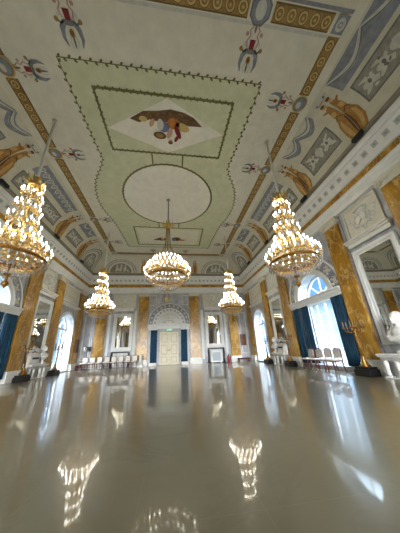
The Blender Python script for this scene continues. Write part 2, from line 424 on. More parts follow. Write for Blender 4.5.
# --- grotesque ornaments
def grotesque(x, y, ang, s, small=False):
    p = Paint('flat'); c, q = math.cos(ang), math.sin(ang)
    def T(a, b): return (x+(a*c-b*q)*s, y+(a*q+b*c)*s)
    def E(a, b, ra, rb, mat, ly, rot=0): u, v = T(a, b); p.ell(u, v, ra*s, rb*s, mat, ly, ang+rot, 10)
    # local +b = away from the border medallion
    E(0, -.55, .14, .08, 'band_light', 2); E(0, -.42, .05, .14, 'grey_dark', 2)
    p.poly([T(-.12, -.1), T(.12, -.1), T(.1, .2), T(-.1, .2)], 'paint_red', 4)
    for sg in (-1, 1):
        p.line([T(sg*.08, -.5), T(sg*.2, -.35), T(sg*.14, -.2), T(sg*.26, -.05), T(sg*.2, .15)], .05*s, 'paint_pink', 2)
        p.line([T(sg*.15, .22), T(sg*.32, .42), T(sg*.36, .7), T(sg*.28, .95)], [.16*s, .18*s, .13*s, .04*s], 'grey_blue', 3)
        p.line([T(sg*.12, .2), T(sg*.3, .3), T(sg*.42, .2)], .07*s, 'grey_dark', 3)
        E(sg*.44, .2, .08, .08, 'band_tan', 4); E(sg*.3, -.25, .07, .07, 'paint_pink', 3); E(sg*.32, .05, .05, .08, 'grey_pale', 3)
        p.line([T(sg*.05, .5), T(sg*.16, .8), T(sg*.1, 1.0)], .05*s, 'grey_pale', 3)
    p.poly([T(-.2, .2), T(.2, .2), T(.12, .34), T(-.12, .34)], 'grey_dark', 4)
    E(0, .55, .1, .14, 'band_tan', 4); E(0, .55, .05, .08, 'figure_brown', 5); E(0, .8, .04, .2, 'grey_dark', 3)
    p.build('painted_ornament', ceiling)
for sx in (-1, 1):
    grotesque(3.55*sx, 3.98, 0, .95)
    for y in (5.8, 9.8): grotesque(5.95*sx, y, PI/2*sx, .85)
    for y in (16.4, 20.4): grotesque(5.95*sx, y, PI/2*sx, .8)
    grotesque(2.0*sx, 22.45, PI, .7)
# --- tinted field with its leafy garland border
half = [(4.5, 5.25), (4.36, 7), (4.22, 8.8), (4.1, 9.9)]
half += [(4.35, 10.5), (4.75, 11.1), (5.15, 11.8), (5.45, 12.7), (5.62, 13.7), (5.58, 14.7), (5.42, 15.6), (5.16, 16.4), (4.95, 18), (4.82, 19.6), (4.7, 21.35)]
outl = half+[(-x, y) for x, y in reversed(half)]
p = Paint('flat')
for (xa, ya), (xb, yb) in zip(half, half[1:]): p.poly([(xa, ya), (xb, yb), (-xb, yb), (-xa, ya)], 'field_green', 1)
p.build('painted_field', ceiling)
p = Paint('flat'); p.line(outl, .04, 'line_green', 2, True)
def leaves(pts, step, r, mat, closed=False):
    seq = pts+[pts[0]] if closed else pts; k = 0
    for (xa, ya), (xb, yb) in zip(seq, seq[1:]):
        d = math.hypot(xb-xa, yb-ya); n = max(1, round(d/step)); an = math.atan2(yb-ya, xb-xa)
        for i in range(n):
            f = (i+.5)/n; k += 1; sg = 1 if k % 2 else -1
            x, y = xa+(xb-xa)*f, ya+(yb-ya)*f
            p.ell(x-math.sin(an)*.06*sg, y+math.cos(an)*.06*sg, r*1.35, r*.8, mat, 3, an+.7*sg, 7)
leaves(outl, .21, .06, 'leaf_dark', True)
p.build('garland_border', ceiling)
p = Paint('flat')
R1 = [(-3.38, 6.15), (3.38, 6.15), (3.28, 9.22), (-3.28, 9.22)]
R2 = [(-3.45, 17.3), (3.45, 17.3), (3.5, 20.75), (-3.5, 20.75)]
circ = [(3.52*math.cos(2*PI*i/64), 13.3+3.3*math.sin(2*PI*i/64)) for i in range(64)]
for q in (R1, R2): p.line(q, .11, 'line_green', 4, True)
p.line(circ, .12, 'line_green', 4, True)
for x in (-.97, .97): p.line([(x, 9.2), (x, 10.12)], .09, 'line_green', 4).line([(x, 16.5), (x, 17.3)], .09, 'line_green', 4)
leaves(R1, .16, .045, 'leaf_dark', True); leaves(circ, .2, .04, 'leaf_dark', True); leaves(R2, .2, .04, 'leaf_dark', True)
p.build('painted_frame', ceiling)
p = Paint('flat'); p.poly([(a*.985, 13.3+(b-13.3)*.985) for a, b in circ], 'field_light', 2); p.build('painted_roundel', ceiling)
p = Paint('flat'); p.poly([(0.05, 6.25), (3.2, 7.75), (.1, 9.12), (-3.2, 7.95)], 'field_light', 3)
# rocky ground with a group of figures
p.poly([(-1.95, 7.35), (-1.2, 6.92), (-.5, 6.86), (.2, 6.72), (.9, 6.8), (1.45, 7.0), (1.95, 7.42), (1.2, 7.45), (.6, 7.3), (-.4, 7.38), (-.9, 7.3), (-1.5, 7.5)], 'paint_rock', 5)
p.ell(.35, 7.4, .35, .3, 'paint_orange', 6).ell(.85, 7.55, .42, .22, 'band_light', 6, .3).ell(-.15, 7.62, .3, .28, 'paint_blue', 6).ell(-.35, 7.5, .18, .3, 'grey_pale', 7)
p.ell(.62, 7.85, .14, .38, 'paint_red', 7, -.4).ell(.15, 7.95, .14, .3, 'paint_skin', 7, .4).ell(.2, 8.4, .13, .14, 'paint_skin', 8).ell(.2, 8.46, .14, .1, 'figure_brown', 9)
p.ell(-.4, 8.1, .36, .2, 'paint_rock', 7, .1).ell(-.4, 8.1, .22, .12, 'band_tan', 8, .1).ell(-.8, 7.45, .12, .24, 'paint_skin', 7, .5).ell(-1.25, 7.3, .22, .14, 'band_light', 6).ell(.55, 8.2, .1, .22, 'paint_red', 8, .5).ell(1.35, 7.3, .25, .12, 'paint_rock', 7)
p.build('painted_scene', ceiling)
p = Paint('flat'); p.poly([(R2[0][0]+.3, 17.55), (3.15, 17.55), (3.2, 20.5), (-3.2, 20.5)], 'field_cream', 3)
p.ell(-.85, 19.5, .5, .32, 'paint_rock', 5).ell(-1.4, 19.62, .3, .14, 'figure_brown', 5).ell(.75, 19.4, .5, .36, 'paint_rock', 5).ell(1.35, 19.6, .42, .16, 'paint_orange', 5).ell(.5, 19.55, .22, .3, 'paint_blue', 6).ell(1.75, 19.5, .16, .1, 'grey_pale', 6).ell(-.7, 19.4, .18, .22, 'paint_skin', 6).ell(.9, 19.6, .16, .2, 'paint_red', 6)
p.build('painted_scene', ceiling)

# --- cove: paired golden figures, garland panels, grisaille panels
def figure(surf, u, w=.6, lo=.03, hi=.93):
    p = Paint(surf)
    def v(f): return lo+(hi-lo)*f
    p.poly([(u-w*.9, v(0)), (u+w*.9, v(0)), (u+w*.95, v(.06)), (u-w*.95, v(.06))], 'grey_mid', 2)
    for sg in (-1, 1):
        def X(a): return u+sg*a*w
        p.poly([(X(.02), v(.05)), (X(.72), v(.05)), (X(.95), v(.22)), (X(.92), v(.4)), (X(.6), v(.52)), (X(.62), v(.62)), (X(.44), v(.78)), (X(.1), v(.8)), (X(.02), v(.5))], 'figure_gold', 3)
        p.poly([(X(.3), v(.07)), (X(.55), v(.07)), (X(.8), v(.26)), (X(.74), v(.4)), (X(.52), v(.46)), (X(.45), v(.25))], 'figure_light', 4)
        p.poly([(X(.02), v(.05)), (X(.1), v(.05)), (X(.2), v(.25)), (X(.14), v(.45)), (X(.02), v(.5))], 'figure_brown', 4)
        p.ell(X(.42), v(.62), w*.2, w*.26, 'figure_light', 5, .3*sg); p.ell(X(.52), v(.74), w*.34, w*.1, 'figure_gold', 5, .6*sg)
        p.ell(X(.3), v(.84), w*.17, w*.2, 'figure_light', 5); p.ell(X(.3), v(.875), w*.18, w*.13, 'figure_brown', 6)
        p.line([(X(.1), v(.5)), (X(.4), v(.56)), (X(.7), v(.5))], w*.07, 'figure_brown', 6)
        p.ell(X(.38), v(.965), w*.22, w*.2, 'grey_pale', 4); p.ell(X(.38), v(.965), w*.1, w*.1, 'grey_dark', 5)
    p.poly([(u-w*.55, v(.9)), (u+w*.55, v(.9)), (u+w*.7, v(1.0)), (u-w*.7, v(1.0))], 'grey_pale', 3)
    p.line([(u-w*.4, v(.93)), (u+w*.4, v(.93))], w*.08, 'band_tan', 6)
    return p.build('painted_figures', ceiling)
def rectpanel(surf, u0, u1, v0, v1, seed=0):
    p = Paint(surf); rnd = random.Random(seed); bw = .07
    p.poly([(u0, v0), (u1, v0), (u1, v1), (u0, v1)], 'grey_dark', 2)
    p.poly([(u0+bw, v0+bw/3.35), (u1-bw, v0+bw/3.35), (u1-bw, v1-bw/3.35), (u0+bw, v1-bw/3.35)], 'grey_mid', 3)
    cx, cv = (u0+u1)/2, (v0+v1)/2; hw, hv = (u1-u0)/2-.15, (v1-v0)/2-.05
    p.ell(cx, cv, .16, hv*3.35*.7, 'grey_pale', 5); p.ell(cx, cv+hv*.15, .26, .2, 'grey_pale', 5)
    for sg in (-1, 1):
        n = max(1, round(hw/.85))
        for k in range(n):
            b = cx+sg*(.28+(hw-.3)*k/n); e = (hw-.3)/n
            p.line([(b, cv-hv*.5), (b+sg*e*.4, cv-hv*.1), (b+sg*e*.55, cv+hv*.55), (b+sg*e*.95, cv+hv*.75)], [.2, .24, .16, .06], 'grey_pale', 4)
            p.line([(b+sg*e*.1, cv+hv*.5), (b+sg*e*.4, cv+hv*.1), (b+sg*e*.7, cv-hv*.45), (b+sg*e, cv-hv*.75)], [.1, .2, .2, .08], 'grey_pale', 4)
            p.ell(b+sg*e*.72, cv-hv*.05, .15, .13, 'grey_pale', 5, .5*sg); p.ell(b+sg*e*.45, cv+hv*.05, .07, .1, 'grey_dark', 6)
            for j in range(4): p.ell(b+sg*e*rnd.random(), cv+hv*rnd.uniform(-.8, .8), rnd.uniform(.04, .1), rnd.uniform(.03, .06), rnd.choice(['grey_pale', 'grey_dark']), 6, rnd.random()*3)
    return p.build('painted_relief_panel', ceiling)
def swag(surf, u0, u1, v0=.72, v1=.97, straight=False, full=False):
    p = Paint(surf); n = 24
    if straight:
        p.poly([(u0, v0), (u1, v0), (u1, v1), (u0, v1)], 'grey_blue', 2)
        k = max(2, round((u1-u0)/.5))
        for i in range(k):
            u = u0+(u1-u0)*(i+.5)/k; vm = (v0+v1)/2
            p.ell(u, vm, .17, .24, 'grey_pale', 3); p.ell(u, vm, .1, .15, 'grey_blue', 4); p.ell(u+.24, vm+.03, .06, .1, 'grey_pale', 3, .5); p.ell(u, vm, .04, .07, 'grey_pale', 5)
    else:
        def drop(f): return v0+(v1-v0)*(.95-.75*math.sin(PI*((f*2) % 1.0))*.8)
        if full: p.poly([(u0, v0-.02), (u1, v0-.02), (u1, v1), (u0, v1)], 'grey_blue', 2)
        for i in range(n if not full else 0):
            a, b = i/n, (i+1)/n
            p.poly([(u0+(u1-u0)*a, drop(a)-.1), (u0+(u1-u0)*b, drop(b)-.1), (u0+(u1-u0)*b, min(.99, drop(b)+.06)), (u0+(u1-u0)*a, min(.99, drop(a)+.06))], 'grey_blue', 2)
        pts = [(u0+(u1-u0)*i/n, drop(i/n)) for i in range(n+1)]
        p.line(pts, [.08+.14*math.sin(PI*((i/n*2) % 1.0)) for i in range(n+1)], 'grey_pale', 3)
        p.line([(a, b-.02) for a, b in pts], .05, 'grey_dark', 4)
    return p.build('painted_garland', ceiling)
def lunette(surf, uc, hw, vtop, vbot=.08, side=0, vis=(-9, 99)):
    """arched panel with a relief group, framed by a garland band"""
    p = Paint(surf); n = 22
    def arc(k, dv=0): return [(uc+hw*k*math.cos(PI*i/n), vbot+(vtop-vbot)*k*math.sin(PI*i/n)+dv) for i in range(n+1)]
    o, i1, i2, i3 = arc(1.36), arc(1.1), arc(.9), arc(.84)
    def strip(A, B, mat, ly):
        for j in range(n): p.poly([A[j], A[j+1], B[j+1], B[j]], mat, ly)
    clampv = lambda pts: [(a, min(.985, b)) for a, b in pts]
    strip(clampv(o), clampv(i1), 'grey_blue', 1)
    p.line(clampv(arc(1.23)), [.12+.1*abs(math.sin(i*1.4)) for i in range(n+1)], 'grey_pale', 3)
    strip(i2, i3, 'grey_dark', 2)
    for j in range(n//2): p.poly([i3[j], i3[j+1], i3[n-j-1], i3[n-j]], 'grey_mid', 2)
    rnd = random.Random(int(uc*10))
    hv = vtop-vbot
    for k in range(int(hw*6)):
        x = rnd.uniform(-.62, .62); y = rnd.uniform(.1, .75)*math.sqrt(1-x*x)
        p.ell(uc+hw*x, vbot+hv*y*.9, rnd.uniform(.1, .26), rnd.uniform(.06, .16), 'grey_pale' if k % 4 else 'grey_dark', 3+k % 3, rnd.random()*3)
    for x in (-.35, 0, .35):
        p.line([(uc+hw*(x-.06), vbot+hv*.1), (uc+hw*x, vbot+hv*.4), (uc+hw*(x+.05), vbot+hv*.66)], [.16, .3, .12], 'grey_pale', 6); p.ell(uc+hw*(x+.05), vbot+hv*.74, .1, .12, 'grey_pale', 6)
    return p.build('painted_lunette', ceiling)
for sf in 'RL':
    for y in (5.6, 9.6, 16.1, 20.2): figure(sf, y)
    lunette(sf, 22.65, 1.35, .62)
    rectpanel(sf, 1.3, 4.75, .27, .62, 2); swag(sf, 1.2, 4.95, .7, .965, full=True)
    rectpanel(sf, 6.45, 8.75, .22, .6, 3); swag(sf, 6.35, 8.85)
    rectpanel(sf, 10.6, 15.25, .18, .5, 5); swag(sf, 10.75, 15.2, .62, .92, True)
    rectpanel(sf, 17.1, 19.3, .22, .56, 8); swag(sf, 17.0, 19.3, full=True)
for x in (-3.35, 3.35): figure('F', x, .38, .05, .66)
lunette('F', -6.2, 1.45, .48); lunette('F', 6.2, 1.45, .48)
rectpanel('F', -2.4, 2.4, .2, .5, 12); 

GAP = .012          # loose things stand a hair off the wall
# ------------------------------------------------------------------ pilasters
def pilaster_parts(root, w):
    h = w/2; s = MB()
    s.box(-h-.12, h+.12, 0, .06, .68, 8.56).build('backing_strip', 'grey_marble', root)
    s = MB(); s.box(-h-.12, h+.12, 0, .34, 0, .42, 0, .02); s.box(-h-.07, h+.07, 0, .29, .42, .56, 0, .03); s.box(-h-.03, h+.03, 0, .25, .56, .68, 0, .02)
    s.build('base', 'marble_white', root)
    MB().box(-h, h, 0, .2, .68, 8.12, 0, .015).build('shaft', 'yellow_marble', root)
    s = MB(); s.box(-h-.02, h+.02, 0, .22, 8.12, 8.2); s.box(-h, h, 0, .21, 8.2, 8.34); s.box(-h-.1, h+.1, 0, .32, 8.5, 8.57, 0, .02); s.box(-h-.05, h+.05, 0, .27, 8.34, 8.5)
    for sg in (-1, 1):
        bm = bmesh.new(); bmesh.ops.create_cone(bm, cap_ends=True, segments=14, radius1=.15, radius2=.15, depth=.34, matrix=Matrix.Translation((sg*(h-.02), .17, 8.34)) @ Matrix.Rotation(PI/2, 4, 'X')); s.bm(bm, 0)
        bm = bmesh.new(); bmesh.ops.create_cone(bm, cap_ends=True, segments=10, radius1=.06, radius2=.05, depth=.06, matrix=Matrix.Translation((sg*(h-.02), .36, 8.34)) @ Matrix.Rotation(PI/2, 4, 'X')); s.bm(bm, 0)
    s.build('capital', 'stucco_cream', root)
def pilaster(wall, s, w, label):
    r = thing('marble_pilaster', label, 'pilaster', *wall_at(wall, s), group='yellow marble pilasters'); pilaster_parts(r, w); return r
pilaster('R', 9.28, 1.02, 'tall yellow marble pilaster nearest on the right, between the curtained window and the big mirror')
pilaster('R', 15.6, 1.15, 'yellow marble pilaster on the right just left of the blue curtains and the four chairs')
pilaster('R', 19.2, 1.1, 'yellow marble pilaster on the right wall between the far mirror and the bare arched window')
pilaster('R', 24.1, 1.2, 'yellow marble pilaster at the far end of the right wall, in the right corner')
pilaster('R', 5.55, 1.1, 'yellow marble pilaster at the right edge of the photo, above and beside the near mirror')
pilaster('L', 15.65, 1.25, 'wide yellow marble pilaster nearest on the left, beside the blue curtain')
pilaster('L', 19.25, 1.15, 'yellow marble pilaster on the left wall between the mirror and the bare arched window')
pilaster('L', 24.05, 1.3, 'yellow marble pilaster at the far end of the left wall, right of the arched window')
pilaster('F', -3.15, 1.2, 'yellow marble pilaster on the far wall just left of the double door')
pilaster('F', 3.15, 1.2, 'yellow marble pilaster on the far wall just right of the double door')
pilaster('F', -8.0, 1.15, 'yellow marble pilaster on the far wall behind the row of chairs')
pilaster('F', 8.1, 1.15, 'yellow marble pilaster on the far wall right of the fire extinguisher')
k = 5
for wall, s in (('N', -3.15), ('N', 3.15), ('N', -8.05), ('N', 8.05), ('R', .7), ('L', .7), ('L', 5.55), ('L', 9.28)):
    r = sempty('trim_%d' % k, *wall_at(wall, s)); k += 1; pilaster_parts(r, 1.15)

GAP = 0.0
# ------------------------------------------------------------------ windows
def arch_frame(m, r, zs, z0, w, y0, y1, mi=0):
    m.ring(0, zs, r-w, r, y0, y1, mi=mi); m.box(-r, -r+w, y0, y1, z0, zs, mi); m.box(r-w, r, y0, y1, z0, zs, mi)
def window(n, wall, h, transom, d=-.72):
    r, zs, z0 = h['r'], h['zs'], h['z0']
    root = sempty('window_%d' % n, *wall_at(wall, h['c'], d))
    m = MB(); arch_frame(m, r, zs, z0, .13, -.07, .07); m.box(-r+.13, r-.13, -.07, .07, z0, z0+.16)
    m.build('window_frame', 'window_white', root)
    m = MB(); m.box(-.06, .06, -.05, .06, z0+.16, transom-.1)
    for x in (-r*.5, r*.5):
        m.box(x-.018, x+.018, -.03, .03, z0+.16, transom-.1)
    nz = 5
    for i in range(1, nz):
        z = z0+.16+(transom-z0-.26)*i/nz; m.box(-r+.13, r-.13, -.03, .03, z-.016, z+.016)
    m.build('casement_bars', 'window_white', root)
    m = MB(); m.box(-r+.13, r-.13, -.08, .1, transom-.1, transom+.1)
    for a in (PI*.25, PI*.5, PI*.75):
        c, s = math.cos(a), math.sin(a); px, pz = -s*.02, c*.02; R = r-.1; zb = max(transom, zs)
        m.prism([(px, zb+pz), (R*c+px, zb+R*s+pz), (R*c-px, zb+R*s-pz), (-px, zb-pz)], -.03, .03)
    m.ring(0, max(transom, zs), .40, .44, -.03, .03)
    m.build('fanlight_bars', 'window_white', root)
    g = MB(); n_ = 20; pts = [(-r+.05, z0+.05), (r-.05, z0+.05)]+[((r-.05)*math.cos(PI*i/n_), zs+(r-.05)*math.sin(PI*i/n_)) for i in range(n_+1)]
    g.add([(x, 0, z) for x, z in pts], [tuple(range(len(pts)))]); g.build('pane', 'glass', root)
    return root
window(1, 'R', BIG, 4.4); window(2, 'R', SMALL, 4.05); window(3, 'L', SMALL, 4.05); window(4, 'L', BIG, 4.4)
for k_, h in enumerate(NEND): window(5+k_, 'N', h, 5.0, -.4)
# surrounds of the windows
def big_surround(n, wall):
    root = sempty('trim_%d' % n, *wall_at(wall, BIG['c']))
    m = MB(); m.ring(0, 4.62, 1.55, 1.82, 0, .12); m.ring(0, 4.62, 1.82, 1.9, 0, .18)
    m.build('archivolt', 'stucco', root)
    m = MB(); m.ring(0, 4.62, 1.9, 2.55, 0, .05); m.build('archivolt_field', 'archivolt_marble', root)
    m = MB(); m.ring(0, 4.62, 2.55, 2.66, 0, .12); m.build('outer_moulding', 'stucco', root)
    m = MB(); rnd = random.Random(4)       # stucco acanthus relief on the grey band
    for i in range(8):
        a = PI*(i+.5)/8; c, s = math.cos(a), math.sin(a); x, z = 2.22*c, 4.62+2.22*s
        m.ell((x, .06, z), (.15, .06, .15)); 
        for j in (-1, 1):
            b = a+j*.075; m.ell((2.36*math.cos(b), .06, 4.62+2.36*math.sin(b)), (.1, .05, .1)); m.ell((2.05*math.cos(b), .06, 4.62+2.05*math.sin(b)), (.09, .05, .09))
            m.tube([(2.2*math.cos(a+j*.05), .07, 4.62+2.2*math.sin(a+j*.05)), (2.34*math.cos(a+j*.1), .07, 4.62+2.34*math.sin(a+j*.1)), (2.2*math.cos(a+j*.13), .07, 4.62+2.2*math.sin(a+j*.13))], .035, 5)
    m.build('stucco_relief', 'stone_grey' if False else 'grey_pale', root)
    m = MB(); m.box(-2.55, 2.62, -.72, .2, 4.14, 4.3); m.box(-2.55, 2.62, -.6, .27, 4.3, 4.5); m.box(-2.55, 2.62, -.6, .34, 4.5, 4.62, 0, .02)
    m.build('transom_beam', 'stucco', root)
    m = MB(); m.ring(0, 4.62, 2.7, 2.76, 0, .04); m.build('line_moulding', 'grey_marble', root)
    return root
big_surround(20, 'R'); big_surround(21, 'L')
def small_surround(n, wall, h, w):
    root = sempty('trim_%d' % n, *wall_at(wall, h['c']))
    m = MB(); m.ring(0, h['zs'], h['r'], h['r']+.2, 0, .08); m.box(-h['r']-.2, -h['r'], 0, .08, h['z0'], h['zs']); m.box(h['r'], h['r']+.2, 0, .08, h['z0'], h['zs']); m.build('archivolt', 'stucco', root)
    m = MB(); m.box(-w, w, 0, .16, 6.1, 6.24); m.box(-w, w, 0, .3, 6.24, 6.38, 0, .02); m.build('string_course', 'stucco', root)
    m = MB(); m.frame(-w+.15, w-.15, 6.6, 8.3, .1, 0, .06); m.build('panel_frame', 'stucco', root)
    m = MB(); m.box(-w+.25, w-.25, 0, .03, 6.7, 8.2)
    m.tube([(-1.2, .06, 7.5), (-.6, .07, 7.2), (0, .07, 7.1), (.6, .07, 7.2), (1.2, .06, 7.5)], [.05, .11, .14, .11, .05], 6)
    for sx in (-1, 1): m.ell((1.2*sx, .06, 7.6), (.14, .06, .16)); m.tube([(1.2*sx, .06, 7.5), (1.25*sx, .06, 7.1), (1.2*sx, .06, 6.9)], [.07, .08, .02], 5)
    m.build('relief_field', 'stucco_cream', root)
small_surround(22, 'R', SMALL, 1.85); small_surround(23, 'L', SMALL, 1.85)

GAP = .012
# ------------------------------------------------------------------ curtains
def drape(width, height, folds, amp, th=.02, gather=0.0, nz=8):
    m = MB(); n = folds*6; vs = []; fs = []
    for side in (0, 1):
        for j in range(nz+1):
            z = height*j/nz; g = 1-gather*math.sin(PI*min(1, (1-j/nz)*1.0))**2
            for i in range(n+1):
                x = (i/n-.5)*width*g; y = amp*math.sin(2*PI*folds*i/n+.3*math.sin(j*.7))*(.75+.25*(1-j/nz))+side*th+.02*math.sin(i*1.7+j*.3)
                vs.append((x, y, z))
    o = (nz+1)*(n+1)
    for j in range(nz):
        for i in range(n):
            a = j*(n+1)+i; q = (a, a+1, a+n+2, a+n+1); fs.append(q); fs.append(tuple(o+k for k in reversed(q)))
        for e in (0, n): a = j*(n+1)+e; fs.append((a, a+n+1, o+a+n+1, o+a))
    for i in range(n):
        for b in (0, nz*(n+1)): fs.append((b+i, b+i+1, o+b+i+1, o+b+i))
    return m.add(vs, fs, 0, True)
def curtain(wall, s, d, z0, w, h, folds, label, mat='curtain_blue', amp=.06, name='curtain', group=None, gather=0):
    o = drape(w, h, folds, amp, .02 if mat != 'sheer' else .006, gather).build(name, mat, None, *wall_at(wall, s, d, z0)); tag(o, label, 'curtain', group); return o
g = 'blue curtains of the right window'
curtain('R', 14.45, .12, .3, .78, 3.84, 5, 'dark blue curtain hanging left of the right window, farthest from the window glass', group=g)
curtain('R', 13.44, .08, .3, .8, 3.84, 5, 'blue curtain between the sheer curtains and the outer blue curtain, behind the leftmost chair', group=g)
curtain('R', 10.35, .12, .3, .85, 3.84, 6, 'blue curtain on the right side of the right window, next to the big pilaster', group=g)
curtain('R', 12.47, -.3, .27, 1.22, 3.87, 9, 'white sheer curtain over the left half of the right window', 'sheer', .04, 'sheer_curtain', 'sheer curtains')
curtain('R', 11.2, -.3, .27, 1.22, 3.87, 9, 'white sheer curtain over the right half of the right window', 'sheer', .04, 'sheer_curtain', 'sheer curtains')
g = 'blue curtains of the left window'
curtain('L', 14.37, .12, .3, .95, 3.84, 6, 'dark blue curtain at the left edge of the photo, beside the wide pilaster', group=g)
curtain('L', 13.3, .1, .3, .8, 3.84, 5, 'blue curtain cut off by the left photo edge, left of another blue curtain', group=g)
curtain('L', 12.0, -.3, .27, 2.4, 3.87, 14, 'white sheer curtain in the window past the left photo edge', 'sheer', .04, 'sheer_curtain', 'sheer curtains')

GAP = 0.0
# ------------------------------------------------------------------ door wall
root = sempty('trim_26', *wall_at('F', 0))
m = MB(); m.ring(0, 4.62, 1.3, 1.55, -.3, .1); m.ring(0, 4.62, 1.55, 1.95, -.05, .16); m.ring(0, 4.62, 1.9, 2.0, 0, .2); m.build('archivolt', 'stucco', root)
m = MB(); m.ring(0, 4.62, 2.0, 2.52, 0, .08); m.build('archivolt_field', 'archivolt_marble', root)
m = MB()
for i in range(13):
    a = PI*(i+.5)/13; x, z = 2.26*math.cos(a), 4.62+2.26*math.sin(a); m.ell((x, .09, z), (.14, .05, .14))
m.build('stucco_relief', 'grey_pale', root)
m = MB()
for i in range(12):
    a = PI*(i+.5)/12
    if .1 < a < 3.04: m.ring(0, 4.62, 1.64, 1.86, .15, .17, a-.07, a+.07, 3)
m.build('coffer', 'grey_marble', root)
m = MB(); m.ring(0, 4.62, 2.52, 2.6, 0, .14); m.build('outer_moulding', 'stucco', root)
m = MB(); pts = [(-1.95, 4.1), (1.95, 4.1)]+[(1.95*math.cos(PI*i/20), 4.62+1.95*math.sin(PI*i/20)) for i in range(21)]
m.prism(pts, -.45, -.25); m.build('lunette', 'stucco', root)
m = MB()      # stucco relief in the lunette
m.tube([(-.9, -.22, 4.85), (-.45, -.2, 5.1), (0, -.18, 5.2), (.45, -.2, 5.1), (.9, -.22, 4.85)], [.03, .07, .1, .07, .03], 6); m.ell((0, -.2, 5.35), (.22, .06, .28))
for sx in (-1, 1): m.ell((.5*sx, -.22, 4.95), (.2, .05, .16)); m.tube([(.2*sx, -.2, 5.3), (.45*sx, -.2, 5.5), (.6*sx, -.2, 5.35)], .05, 5)
m.build('lunette_relief', 'stucco_cream', root)
m = MB()
for sx in (-1, 1):
    a, b = sorted((sx*1.4, sx*2.5)); m.box(a, b, -.3, .2, 3.98, 4.2); m.box(a-.05, b+.05, -.3, .28, 4.2, 4.5, 0, .03); m.box(a, b, -.3, .16, 4.5, 4.64)
m.build('impost', 'stucco', root)
m = MB()
for sx in (-1, 1): a, b = sorted((sx*1.14, sx*1.5)); m.box(a, b, -.4, -.12, 0, 3.78)
m.box(-1.5, 1.5, -.4, -.1, 3.78, 4.12); m.box(-2.0, 2.0, -.5, -.44, 0, 4.2); m.box(-1.95, -1.5, -.45, -.3, 0, 4.1); m.box(1.5, 1.95, -.45, -.3, 0, 4.1); m.build('door_surround', 'grey_marble', root)  # includes a hidden back panel, added to stop light leaking between the leaves
root = sempty('door_1', *wall_at('F', 0, -.3))
for sx in (-1, 1):
    m = MB(); a, b = sorted((sx*.012, sx*1.13)); m.box(a, b, -.06, .04, .02, 3.77)
    for z0, z1 in ((.2, .95), (1.1, 2.3), (2.45, 3.6)):
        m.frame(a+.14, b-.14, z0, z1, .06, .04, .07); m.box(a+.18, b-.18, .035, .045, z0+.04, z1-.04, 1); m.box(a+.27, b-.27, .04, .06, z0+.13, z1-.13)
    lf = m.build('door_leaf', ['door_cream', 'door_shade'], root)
    m = MB(); x = sx*.1; m.box(x-.03, x+.03, .04, .055, 1.5, 1.75); m.tube([(x, .06, 1.62), (x, .12, 1.62), (x+sx*.16, .12, 1.62)], .018, 6); m.build('door_handle', 'gold_dark', lf)
GAP = .012
r = thing('exit_sign', 'small green lit exit sign on the grey lintel above the double door', 'sign', *wall_at('F', .02, -.08, 3.86))
MB().box(-.3, .3, -.02, .06, 0, .22, 0, .01).build('housing', 'exit_white', r)
m = MB(); m.box(-.28, .28, .055, .065, .02, .2); m.build('sign_face', 'exit_lit', r)
m = MB()   # running man and door pictogram
m.box(-.22, -.1, .064, .07, .04, .18); m.ell((.02, .068, .165), (.018, .006, .018)); m.tube([(.02, .068, .14), (.0, .068, .09)], .016, 5); m.tube([(0, .068, .09), (.04, .068, .07), (.03, .068, .04)], .01, 5); m.tube([(0, .068, .09), (-.03, .068, .05)], .01, 5); m.tube([(.02, .068, .135), (.06, .068, .11)], .008, 5); m.box(.1, .2, .064, .07, .1, .12)
m.build('pictogram', 'exit_white', r)
g = 'blue curtains beside the double door'
curtain('F', -1.8, .1, .32, .75, 3.62, 5, 'narrow blue curtain on the left side of the double door', group=g, amp=.05)
curtain('F', 1.8, .1, .32, .75, 3.62, 5, 'narrow blue curtain on the right side of the double door', group=g, amp=.05)
for sx, lb in ((-1, 'white stone block under the blue curtain left of the double door'), (1, 'white stone block under the blue curtain right of the double door')):
    o = MB().box(-.4, .4, 0, .42, 0, .24, 0, .03).box(-.34, .34, 0, .36, .24, .31, 0, .02).build('plinth_block', 'marble_white', None, *wall_at('F', sx*1.85)); tag(o, lb, 'plinth', 'white blocks beside the door')

# ------------------------------------------------------------------ mirrors, relief panels
def mirror(wall, s, hw, z0, z1, fw, label, cz, turn=0.0):
    r = thing('framed_mirror', label, 'mirror', *wall_at(wall, s), group='tall wall mirrors')
    MB().add([(-hw, .062+turn*.7, z0), (hw, .062, z0), (hw, .062, z1), (-hw, .062+turn*.7, z1)], [(0, 1, 2, 3)]).build('mirror_glass', 'mirror_glass', r)
    m = MB(); m.box(-hw-fw, hw+fw, 0, .05, z0-fw, z1+fw); m.frame(-hw-fw, hw+fw, z0-fw, z1+fw, fw*.55, .05, .16); m.frame(-hw-fw*.5, hw+fw*.5, z0-fw*.5, z1+fw*.5, fw*.5, .05, .1)
    m.build('frame', 'stucco', r)
    m = MB(); m.box(-hw-fw-.04, hw+fw+.04, .08, .18, cz-.3, cz-.1); m.box(-hw-fw-.09, hw+fw+.09, .08, .3, cz-.1, cz, 0, .02); m.box(-hw-fw-.12, hw+fw+.12, .08, .38, cz, cz+.1, 0, .02); m.build('cornice', 'marble_white', r)
    return r
mirror('R', 7.42, .8, 1.62, 5.75, .28, 'big white framed mirror at the right photo edge, over the near console', 6.55, .13)
mirror('R', 17.4, .78, 2.1, 5.6, .26, 'tall white framed mirror on the right wall behind the white clock and sculpture', 6.5)
mirror('L', 17.47, .8, 2.1, 5.65, .27, 'tall white framed mirror on the left wall reflecting a lit chandelier', 6.5)
mirror('F', -5.45, .76, 2.15, 5.65, .36, 'narrow white framed mirror on the far wall above the row of chairs', 6.6)
